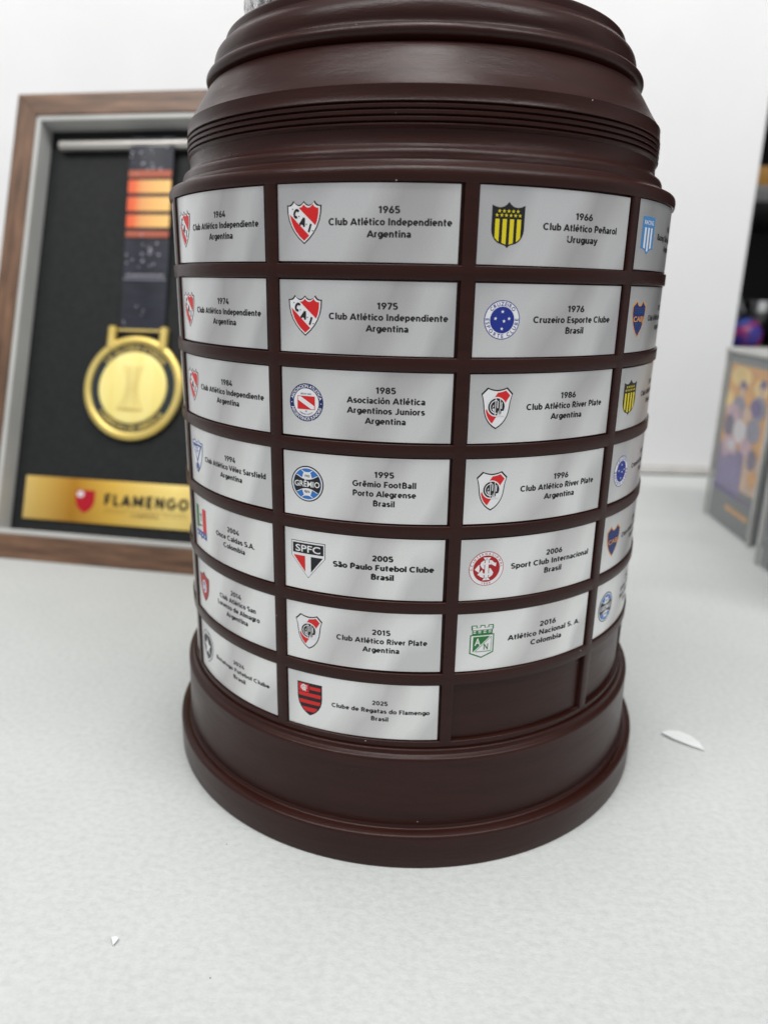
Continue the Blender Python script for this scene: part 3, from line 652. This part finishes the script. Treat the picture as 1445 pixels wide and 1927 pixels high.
def rail(name, pts, d0, d1, m):
    """mitred rail: four corners (s,t) in the frame plane, depth d0 (back) to d1 (front)"""
    bm = bmesh.new(); a = [bm.verts.new((F(s), t * S, d0 * S)) for s, t in pts]; b = [bm.verts.new((F(s), t * S, d1 * S)) for s, t in pts]
    bm.faces.new(a[::-1]); bm.faces.new(b)
    for i in range(4): bm.faces.new((a[i], a[(i + 1) % 4], b[(i + 1) % 4], b[i]))
    bmesh.ops.recalc_face_normals(bm, faces=bm.faces)
    bmesh.ops.bevel(bm, geom=list(bm.edges), offset=.0006, segments=2, affect='EDGES', profile=.5)
    me = bpy.data.meshes.new(name); bm.to_mesh(me); bm.free(); me.materials.append(m)
    o = bpy.data.objects.new(name, me); col.objects.link(o); o.parent = fr; return o
i0, i1, j0, j1 = s0 + wood, s1 - wood, .192, t1_ - wood
rail("rail", [(s0, 0), (i0, j0), (i0, j1), (s0, t1_)], -.32, 0, mwv)
rail("rail", [(i1, j0), (s1, 0), (s1, t1_), (i1, j1)], -.32, 0, mwv)
rail("rail", [(s0, 0), (s1, 0), (i1, j0), (i0, j0)], -.32, 0, mwh)
rail("rail", [(i0, j1), (i1, j1), (s1, t1_), (s0, t1_)], -.32, 0, mwh)
m_grey = mat("grey_liner", (0.40, 0.405, 0.395), 0.42); ng = noise(m_grey, 20, 3); rg = ramp(m_grey, ng.outputs[0], [(0.3, (0.46, 0.465, 0.45)), (0.7, (0.53, 0.535, 0.52))]); lk(m_grey, rg.outputs[0], BS(m_grey).inputs["Base Color"])
k0, k1, l0, l1_ = i0 + lipw, i1 - lipw, j0 + lipw, j1 - lipw
rail("liner", [(i0, j0), (k0, l0), (k0, l1_), (i0, j1)], -.182, -.012, m_grey)
rail("liner", [(k1, l0), (i1, j0), (i1, j1), (k1, l1_)], -.182, -.012, m_grey)
rail("liner", [(i0, j0), (i1, j0), (k1, l0), (k0, l0)], -.182, -.012, m_grey)
rail("liner", [(k0, l1_), (k1, l1_), (i1, j1), (i0, j1)], -.182, -.012, m_grey)
m_black = mat("black_card", (0.017, 0.018, 0.019), 0.6, 0, 0.2); nk = noise(m_black, 200, 3); rk = ramp(m_black, nk.outputs[0], [(0.3, (0.014, 0.015, 0.016)), (0.7, (0.021, 0.022, 0.023))]); lk(m_black, rk.outputs[0], BS(m_black).inputs["Base Color"])
box("backing", F(i0 - .02), F(i1 + .02), (j0 - .02) * S, (j1 + .02) * S, -.21 * S, -.184 * S, m_black, fr)
DB = -.184
m_rod = mat("satin_rod", (0.55, 0.53, 0.50), 0.25, 0.7); nrd = noise(m_rod, 60, 3); rrd = ramp(m_rod, nrd.outputs[0], [(0.3, (0.28,) * 3), (0.7, (0.34,) * 3)]); lk(m_rod, rrd.outputs[0], BS(m_rod).inputs["Roughness"])
def tube(name, p0, p1, r, m, parent, n=20, cap_=True):
    p0, p1 = Vector(p0), Vector(p1); d = (p1 - p0).normalized(); a = d.orthogonal().normalized(); b = d.cross(a); vs, fs = [], []
    L = (p1 - p0).length; prof = [(0, 0), (0, r * .7), (r * .3, r), (L - r * .3, r), (L, r * .7), (L, 0)]
    for t, rr_ in prof:
        for i in range(n):
            q = 2 * math.pi * i / n; vs.append(tuple(p0 + d * t + (a * math.cos(q) + b * math.sin(q)) * max(rr_, 1e-6)))
    for k in range(len(prof) - 1):
        for i in range(n):
            j = (i + 1) % n; fs.append((k * n + i, k * n + j, (k + 1) * n + j, (k + 1) * n + i))
    return mesh_obj(name, vs, fs, m, parent, True, sharp=40)
ro = tube("hanging_rod", (F(.036), 3.365 * S, -.142 * S), (F(1.724), 3.365 * S, -.142 * S), .040 * S, m_rod, fr)
# gold name plate
m_gold = mat("gold_foil", (0.80, 0.55, 0.18), 0.35, 0.15)
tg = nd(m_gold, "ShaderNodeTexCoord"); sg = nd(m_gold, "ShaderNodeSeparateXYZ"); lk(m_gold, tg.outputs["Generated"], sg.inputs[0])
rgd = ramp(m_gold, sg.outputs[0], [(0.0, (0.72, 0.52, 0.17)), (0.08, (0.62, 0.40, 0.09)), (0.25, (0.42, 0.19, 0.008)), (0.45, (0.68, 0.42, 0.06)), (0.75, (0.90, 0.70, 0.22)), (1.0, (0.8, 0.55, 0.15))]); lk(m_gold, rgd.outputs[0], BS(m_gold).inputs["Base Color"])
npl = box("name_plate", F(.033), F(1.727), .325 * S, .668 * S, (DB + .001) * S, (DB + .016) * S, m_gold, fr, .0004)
def flat_obj(name, layers, z, parent, dz=.0012):
    vs, fs, mi, mats = [], [], [], []
    for k, (m, polys) in enumerate(layers):
        if m not in mats: mats.append(m)
        for p in polys:
            n = len(vs); vs += [(F(x), y * S, (z + k * dz) * S) for x, y in p]; f = list(range(n, n + len(p)))
            ar = sum(p[i][0] * p[(i + 1) % len(p)][1] - p[(i + 1) % len(p)][0] * p[i][1] for i in range(len(p)))
            if abs(ar) < 1e-10: continue
            if ar < 0: f.reverse()
            fs.append(f); mi.append(mats.index(m))
    return mesh_obj(name, vs, fs, mats, parent, False, mi)
m_enam = mat("red_enamel", (0.42, 0.004, 0.015), 0.2)
shp = mirror_shield([(0, 1), (1, 1), (1, .1)] + quad_curve((1, .1), (.95, -.6), (0, -1)) + [(0, -1)])
flat_obj("emblem", [(m_enam, poly([(.562 + x * .080, .490 + y * .090) for x, y in shp])), (m_ink['w'], poly(ell(.520, .548, .030, .026, 14))), (m_enam, text("C", .520, .536, .025, .03))], DB + .018, npl)
flat_obj("lettering", [*[(m_text, q) for q in stext("FLAMENGO", 1.075, .476, .086, .70, .25, .20)]], DB + .018, npl)
flat_obj("fine_print", [(mat("gold_print", (0.35, 0.22, 0.06), 0.4, .3), text("CAMPEÃO", 1.075, .395, .030, .24, .02) + poly(rect(.73, .442, 1.42, .447)) + poly(rect(.73, .418, .92, .422)) + poly(rect(1.23, .418, 1.42, .422)))], DB + .018, npl)

# medal on its ribbon (hangs from the rod)
me_ = empty("medal", mw=FM @ Matrix.Translation((F(.88), 1.405 * S, 0))); tag(me_, "round gold medal on a dark ribbon with orange bands, hanging inside the frame", "medal")
m_g2 = mat("matte_gold", (0.86, 0.62, 0.17), 0.38, 0.65); ng2 = noise(m_g2, 30, 4); rg2 = ramp(m_g2, ng2.outputs[0], [(0.3, (0.80, 0.60, 0.16)), (0.7, (0.90, 0.72, 0.26))]); lk(m_g2, rg2.outputs[0], BS(m_g2).inputs["Base Color"])
m_g3 = mat("bright_gold", (0.95, 0.80, 0.30), 0.5, 0.15); ng3 = noise(m_g3, 25, 3, sc3=(4, .5, 1)); rg3 = ramp(m_g3, ng3.outputs[0], [(0.3, (0.93, 0.76, 0.22)), (0.7, (1.0, 0.88, 0.36))]); lk(m_g3, rg3.outputs[0], BS(m_g3).inputs["Base Color"])
m_enk = mat("dark_enamel", (0.016, 0.026, 0.030), 0.4)
def disc_lathe(name, prof, m, parent, z0, n=72):
    vs, fs = [], []
    for (r, z) in prof:
        for i in range(n):
            a = 2 * math.pi * i / n; vs.append((r * S * math.cos(a), r * S * math.sin(a), (z0 + z) * S))
    for k in range(len(prof) - 1):
        for i in range(n):
            j = (i + 1) % n; fs.append((k * n + i, k * n + j, (k + 1) * n + j, (k + 1) * n + i))
    return mesh_obj(name, vs, fs, m, parent, True, sharp=35)
mz = DB + .012
disc_lathe("rim", [(.345, 0.0), (.405, 0)] + arc(.385, .018, .030, -30, 90, 6, .022) + [(.368, .041), (.356, .034), (.352, .018)], m_g2, me_, mz)
rg_ = disc_lathe("ring_band", [(.353, .018), (.270, .018)], m_enk, me_, mz)
dk = disc_lathe("disc", [(.284, .018), (.284, .030), (.276, .037), (.265, .039), (.0005, .039)], m_g3, me_, mz)
def flat_local(name, layers, z, parent, dz=.0015):
    vs, fs, mi, mats = [], [], [], []
    for k, (m, polys) in enumerate(layers):
        if m not in mats: mats.append(m)
        for p in polys:
            n = len(vs); vs += [(x * S, y * S, (z + k * dz) * S) for x, y in p]; f = list(range(n, n + len(p)))
            ar = sum(p[i][0] * p[(i + 1) % len(p)][1] - p[(i + 1) % len(p)][0] * p[i][1] for i in range(len(p)))
            if abs(ar) < 1e-10: continue
            if ar < 0: f.reverse()
            fs.append(f); mi.append(mats.index(m))
    return mesh_obj(name, vs, fs, mats, parent, False, mi)
flat_local("lettering", [(m_g2, arctext("LA GLORIA ETERNA", 0, 0, .318, .318, .044, 142, 38, off=.01) + arctext("CAMPEON DE AMERICA", 0, 0, .318, .318, .044, 216, 324, True, off=.01))], mz + .022, rg_)
# raised cup relief: side curves, bars and base
rel = []
cupL = [(-.075, .17), (-.055, .05), (-.06, -.05), (-.11, -.17)]
bmv, bmf = [], []
def ridge(pts, wdt, h):
    base = len(bmv)
    for x, y in pts:
        bmv.extend([((x - wdt) * S, y * S, (mz + .0385) * S), (x * S, y * S, (mz + .0385 + h) * S), ((x + wdt) * S, y * S, (mz + .0385) * S)])
    for i in range(len(pts) - 1):
        a = base + i * 3; bmf.extend([(a, a + 1, a + 4, a + 3), (a + 1, a + 2, a + 5, a + 4)])
for k in (-1.0, -.62, -.25, .25, .62, 1.0):
    ridge([(k * (.045 + (.032 if y > 0 else .062) * (y / .17) ** 2), y) for y in [-.17 + .34 * i / 12 for i in range(13)]], .007, .003)
ridge([(x, -.172) for x in (-.12, .12)][:0] or [(0, -.18), (0, -.165)], .12, .012)
mesh_obj("cup_relief", bmv, bmf, m_g2, me_, True, sharp=60)
for sx in (-.218, .218):
    tube("lug", (sx * S, .30 * S, (mz + .02) * S), (sx * 1.0 * S, .485 * S, (mz + .02) * S), .036 * S, m_g2, me_, 16)
tube("bar", (-.20 * S, .462 * S, (mz + .004) * S), (.20 * S, .462 * S, (mz + .004) * S), .010 * S, m_g2, me_, 12)
m_rib = mat("navy_satin", (0.012, 0.014, 0.028), 0.4); nri = noise(m_rib, 35, 3, sc3=(1, 4, 1)); rri = ramp(m_rib, nri.outputs[0], [(0.35, (0.006, 0.007, 0.014)), (0.7, (0.015, 0.018, 0.036))]); lk(m_rib, rri.outputs[0], BS(m_rib).inputs["Base Color"])
m_band = mat("orange_print", (0.8, .3, .08), 0.45); tb = nd(m_band, "ShaderNodeTexCoord"); sb = nd(m_band, "ShaderNodeSeparateXYZ"); lk(m_band, tb.outputs["Generated"], sb.inputs[0])
rbb = ramp(m_band, sb.outputs[0], [(0.0, (0.75, 0.10, 0.03)), (0.16, (0.80, 0.14, 0.04)), (0.32, (0.80, 0.35, 0.12)), (0.62, (0.88, 0.48, 0.15)), (1.0, (0.95, 0.58, 0.19))]); lk(m_band, rbb.outputs[0], BS(m_band).inputs["Base Color"])
m_band2 = mat("rust_print", (0.42, 0.10, 0.05), 0.5)
def rx(y): t = (y - .47) / 1.52; return -.165 - .045 * t          # left edge of ribbon by height (local)
RZ = -.150
def ribz(y): return RZ + .055 * max(0, (y - .47) / 1.5) - .015
rv_, rf_ = [], []
ys = [.440 + (1.985 - .440) * i / 24 for i in range(25)]
for y in ys:
    for i in range(7):
        x = rx(y) + .375 * i / 6; z = ribz(y) + .003 * math.sin(i * 1.3 + y * 3)
        rv_.append((x * S, y * S, z * S))
# over the rod and down behind
for k in range(1, 6):
    a = R_(180 * k / 5)
    for i in range(7):
        x = rx(1.985) + .375 * i / 6; yy = 1.962 + .0 + .048 * math.sin(a) ; zz = -.142 + .048 * math.cos(a)
        rv_.append((x * S, (yy + .006) * S, zz * S))
nrow = len(rv_) // 7
for k in range(nrow - 1):
    for i in range(6): rf_.append((k * 7 + i, k * 7 + i + 1, (k + 1) * 7 + i + 1, (k + 1) * 7 + i))
rib = mesh_obj("ribbon", rv_, rf_, m_rib, me_, True, sharp=80)
def bandpoly(y0, y1, m, nm="band"):
    vs, fs = [], []
    for y in (y0, y1):
        for i in range(7): vs.append(((rx(y) + .006 + .363 * i / 6) * S, y * S, (ribz(y) + .007) * S))
    for i in range(6): fs.append((i, i + 1, 8 + i, 7 + i))
    return mesh_obj(nm, vs, fs, m, rib, False)
for t0, t1b, mm_ in ((3.085, 3.141, m_band2), (2.958, 3.063, m_band), (2.815, 2.928, m_band), (2.685, 2.785, m_band), (2.607, 2.655, m_band2)):
    bandpoly(t0 - 1.405, t1b - 1.405, mm_)
m_spk = mat("glint_and_thread", (0.45, 0.43, 0.50), 0.4); dots = []  # sparkle highlights painted as pale discs; the stitches share this colour
random.seed(3)
for (cx_, cy0, n_, sx_, sy_) in ((-.10, 1.86, 14, .05, .07), (.02, 1.77, 5, .03, .03), (.12, 1.93, 3, .05, .02), (-.02, 1.12, 8, .05, .06), (.09, 1.10, 8, .04, .06), (-.12, 1.02, 5, .04, .03), (.0, .98, 6, .06, .04), (.02, .60, 3, .06, .03), (-.14, .52, 3, .02, .02)):
    for _ in range(n_):
        x, y, r = random.gauss(cx_, sx_), random.gauss(cy0, sy_), random.uniform(.003, .009)
        if rx(y) + .02 < x < rx(y) + .35 and y < 1.93: dots += [[(x + a, y + b) for a, b in ell(0, 0, r, r, 7)]]
vs, fs = [], []
for d in dots:
    n = len(vs); vs += [(x * S, y * S, (ribz(y) + .010) * S) for x, y in d]; fs.append(list(range(n, n + len(d))))
stitch = []
for i_ in range(34): stitch.append(rect(rx(.9) + .03 + i_ * .0095, .885 + (i_ % 3) * .004, rx(.9) + .0345 + i_ * .0095, .905 + (i_ % 2) * .004))
for p in stitch:
    n = len(vs); vs += [((x - .0) * S, y * S, (ribz(y) + .010) * S) for x, y in p]; fs.append(list(range(n, n + len(p))))
tag(mesh_obj("glints_and_stitches", vs, fs, m_spk, rib, False), kind="stuff")
vsb = bandpoly(.86, .875, mat("grey_thread", (0.16, 0.17, 0.21), .5), "seam")

# ================================================================== DISPLAY CASES at the right
m_cl = mat("clear_plastic", (0.72, 0.74, 0.74), 0.12, 0, 0.5); BS(m_cl).inputs["Alpha"].default_value = 0.09
ncl = noise(m_cl, 8, 3); rcl = ramp(m_cl, ncl.outputs[0], [(0.3, (0.10,) * 3), (0.7, (0.2,) * 3)]); lk(m_cl, rcl.outputs[0], BS(m_cl).inputs["Roughness"])
m_cg = mat("grey_card", (0.19, 0.205, 0.205), 0.6); ncg = noise(m_cg, 12, 3); rcg = ramp(m_cg, ncg.outputs[0], [(0.3, (0.17, 0.185, 0.185)), (0.7, (0.22, 0.235, 0.235))]); lk(m_cg, rcg.outputs[0], BS(m_cg).inputs["Base Color"])
m_edge = mat("case_edge", (0.50, 0.50, 0.48), 0.3); ned = noise(m_edge, 40, 3); red_ = ramp(m_edge, ned.outputs[0], [(0.3, (0.45, 0.45, 0.43)), (0.7, (0.56, 0.56, 0.54))]); lk(m_edge, red_.outputs[0], BS(m_edge).inputs["Base Color"])
PC = {'or': (0.68, 0.34, 0.09), 'ye': (0.86, 0.62, 0.22), 'pk': (0.55, 0.36, 0.42), 'pu': (0.10, 0.06, 0.22), 'gy': (0.24, 0.23, 0.32), 'wh': (0.66, 0.62, 0.64), 'sk': (0.62, 0.42, 0.30), 'dk': (0.13, 0.10, 0.17), 'la': (0.20, 0.16, 0.32)}
m_pc = {}
for k, v in PC.items():
    m = mat("poster_" + k, v, 0.5); n = noise(m, 60, 4); r = ramp(m, n.outputs[0], [(0.3, tuple(x * .8 for x in v)), (0.7, tuple(min(1, x * 1.15) for x in v))]); lk(m, r.outputs[0], BS(m).inputs["Base Color"]); m_pc[k] = m
def case(x, y0, y1, h, width, label, seed):
    """box with its picture side facing -x; y0 near, y1 far"""
    g = empty("display_case", W(x + width / 2, (y0 + y1) / 2, -ZT)); tag(g, label, "display case", "clear display cases beside the wall board")
    hx, hy, H = width / 2 * S, (y1 - y0) / 2 * S, h * S
    box("core", -hx + .0035, hx - .0035, -hy + .0035, hy - .0035, .002, H - .004, m_cg, g, .0005)
    for a, b in ((-hx, -hy), (-hx, hy - .003), (hx - .003, -hy), (hx - .003, hy - .003)): box("edge_strip", a, a + .003, b, b + .003, 0, H - .0032, m_edge, g, .0004)
    box("lid", -hx - .0005, hx + .0005, -hy - .0005, hy + .0005, H - .003, H + .001, m_edge, g, .0006)
    # picture: (u along y from far to near, v up), lying on the core's left face
    lay = []; random.seed(seed)
    def E(k, u, v, ru, rv, n=18): lay.append((m_pc[k], [ell(u, v, ru, rv, n)]))
    lay.append((m_pc['or'], [rect(.05, .36, .97, .95)])); E('ye', .30, .88, .22, .06); E('ye', .12, .72, .08, .07); E('ye', .75, .84, .15, .05)
    lay.append((m_pc['la'], [rect(.06, .20, .62, .46)])); lay.append((m_pc['sk'], [rect(.62, .24, .94, .46)]))
    for u, v in ((.38, .80), (.78, .83)):
        E('pu', u, v + .03, .07, .035); E('sk', u, v - .005, .055, .03); E('gy', u - .03, v - .10, .15, .07)
    E('pu', .70, .73, .12, .05); E('pk', .25, .66, .16, .06); E('dk', .20, .58, .12, .07); E('wh', .45, .57, .15, .07); E('gy', .72, .60, .14, .07); E('sk', .55, .68, .10, .04)
    E('pk', .28, .45, .17, .08); E('wh', .30, .47, .09, .03); E('pk', .62, .50, .12, .05); E('la', .40, .33, .22, .10); E('dk', .78, .44, .09, .06); E('or', .86, .34, .10, .05)
    lay.append((m_pc['pu'], [rect(.04, .175, .60, .205)])); lay.append((m_pc['dk'], [rect(.60, .175, .97, .205)])); lay.append((m_pc['or'], [rect(.40, .085, .90, .115)]))
    vs, fs, mi, mats = [], [], [], []
    for k, (m, ps) in enumerate(lay):
        if m not in mats: mats.append(m)
        for p in ps:
            n = len(vs); vs += [(-hx + .0034 - k * .00003, hy - .0035 - u * (2 * hy - .007), .004 + v * (H - .009)) for u, v in p]; fs.append(list(range(n, n + len(p)))[::-1]); mi.append(mats.index(m))
    mesh_obj("picture", vs, fs, mats, g, False, mi)
    box("clear_panel", -hx - .0004, -hx + .0008, -hy + .0032, hy - .0032, .001, H - .0035, m_cl, g)
    box("clear_panel", -hx + .0032, hx - .0032, -hy - .0004, -hy + .0008, .001, H - .0035, m_cl, g)
    return g
case(2.862, 2.729, 3.742, 1.585, 1.2, "upright clear case with an orange and purple team picture, farther one by the white board", 1)
case(2.750, 1.10, 2.337, 1.62, 1.2, "clear display case nearer the camera, cut off by the right edge", 2)

# dark shelf with bits and pieces beyond the board
sh = empty("shelf_unit", (0.75, 1.10, -0.75)); tag(sh, "black shelf unit standing beyond the right edge of the white board", "shelf")
m_sh = mat("black_shelf", (0.012, 0.012, 0.013), 0.5); nsh = noise(m_sh, 9, 3); rsh = ramp(m_sh, nsh.outputs[0], [(0.3, (0.008,) * 3), (0.7, (0.020,) * 3)]); lk(m_sh, rsh.outputs[0], BS(m_sh).inputs["Base Color"])
m_shg = mat("grey_shelf_board", (0.16, 0.16, 0.17), 0.45); nsg = noise(m_shg, 15, 3); rsg = ramp(m_shg, nsg.outputs[0], [(0.3, (0.13,) * 3), (0.7, (0.2,) * 3)]); lk(m_shg, rsg.outputs[0], BS(m_shg).inputs["Base Color"])
box("back_panel", -.45, .5, .34, .36, 0, 1.9, m_sh, sh)
for x in (-.45, .48): box("side_panel", x, x + .02, -.25, .338, 0, 1.9, m_sh, sh, .001)
for z, m in ((.848, m_sh), (1.085, m_shg), (1.30, m_shg), (.50, m_sh), (.15, m_sh)): box("shelf_board", -.428, .478, -.25, .338, z, z + .022, m, sh, .001)
m_chrome = mat("chrome", (0.8, 0.8, 0.82), 0.12, 1.0); nch = noise(m_chrome, 60, 3); bump(m_chrome, nch.outputs[0], .3, .002)
def goblet(x, y, z, h, label):
    g = empty("small_cup", (x, y, z)); tag(g, label, "cup", "small silver cups on the dark shelf")
    def lt_(nm, prof): return lathe(nm, [(r, zz) for r, zz in prof], m_chrome, g, 32, 0)
    k = h / S
    lt_("base", [(0, 0), (.30 * k, 0), (.30 * k, .04 * k), (.10 * k, .10 * k), (.06 * k, .2 * k), (.05 * k, .40 * k)])
    lt_("bowl", [(.05 * k, .40 * k), (.18 * k, .46 * k), (.28 * k, .62 * k), (.31 * k, .80 * k), (.34 * k, 1.0 * k), (.31 * k, 1.0 * k), (.25 * k, .62 * k), (0, .5 * k)])
    for s in (-1, 1): tube("handle", (s * .30 * h, 0, .90 * h), (s * .42 * h, 0, .66 * h), .03 * h, m_chrome, g, 8)
goblet(.505, .96, .120, .085, "small silver cup on the dark shelf, just right of the board edge")
goblet(.575, .99, .120, .075, "small silver cup farther right on the dark shelf")
tagp = empty("toy_ball", (.478, .80, .147)); tag(tagp, "small blue, purple and red ball behind the top of the display case", "ball")
m_ball = mat("ball_print", (0.1, .1, .5), 0.35); nbl = noise(m_ball, 22, 1); rbl = ramp(m_ball, nbl.outputs[0], [(0.38, (0.02, 0.16, 0.42)), (0.47, (0.10, 0.04, 0.35)), (0.53, (0.45, 0.02, 0.10)), (0.62, (0.05, 0.04, 0.30))]); lk(m_ball, rbl.outputs[0], BS(m_ball).inputs["Base Color"])
lathe("shell", [(.26 * math.sin(R_(a)) + 1e-5, -.26 * math.cos(R_(a))) for a in range(0, 181, 10)], m_ball, tagp, 32, 0)
standm = lathe("stand", [(0, -.27), (.16, -.27), (.16, -.25), (.10, -.235)], m_sh, tagp, 24, 0)
bx_ = box("yellow_carton", .517, .60, .93, 1.05, .358, .394, mat("yellow_card", (0.45, 0.22, 0.03), .5), None, .001); tag(bx_, "yellow carton on the middle shelf beyond the board", "box")

# ================================================================== scraps on the table
m_scrap = mat("white_scrap", (0.90, 0.92, 0.92), 0.5); nsc = noise(m_scrap, 90, 3); rsc = ramp(m_scrap, nsc.outputs[0], [(0.3, (0.70, .72, .72)), (0.7, (.76, .78, .78))]); lk(m_scrap, rsc.outputs[0], BS(m_scrap).inputs["Base Color"])
def flake(name, cx, cy_, pts, lift, label):
    """thin curled flake: outline in drum radii round its centre, lift raises one edge"""
    n = len(pts); th_ = .0003; vs = []; fs = []
    for k in (0, 1):
        vs.append((0, 0, lift * .5 * S + k * th_))
        for x, y in pts: vs.append((x * S, y * S, max(0, lift * (.5 + y * 4)) * S + k * th_))
    for i in range(n):
        j = (i + 1) % n; fs.append((0, 1 + j, 1 + i)); fs.append((n + 1, n + 2 + i, n + 2 + j)); fs.append((1 + i, 1 + j, n + 2 + j, n + 2 + i))
    o = mesh_obj(name, vs, fs, m_scrap, None, True, sharp=50); o.location = W(cx, cy_, -ZT) + Vector((0, 0, .0002)); tag(o, label, "scrap"); return o
flake("plastic_scrap", 1.335, -.205, [(-.085, .062), (-.045, .082), (.005, .078), (.050, .045), (.075, -.005), (.078, -.065), (.022, -.030), (-.035, .010)], .012, "white half-moon plastic scrap on the table right of the trophy")
flake("paper_scrap", -.918, -1.466, [(-.013, .009), (.0, .012), (.012, .008), (.009, -.006), (.003, -.020), (-.005, -.006)], .012, "tiny white paper scrap on the table at lower left")
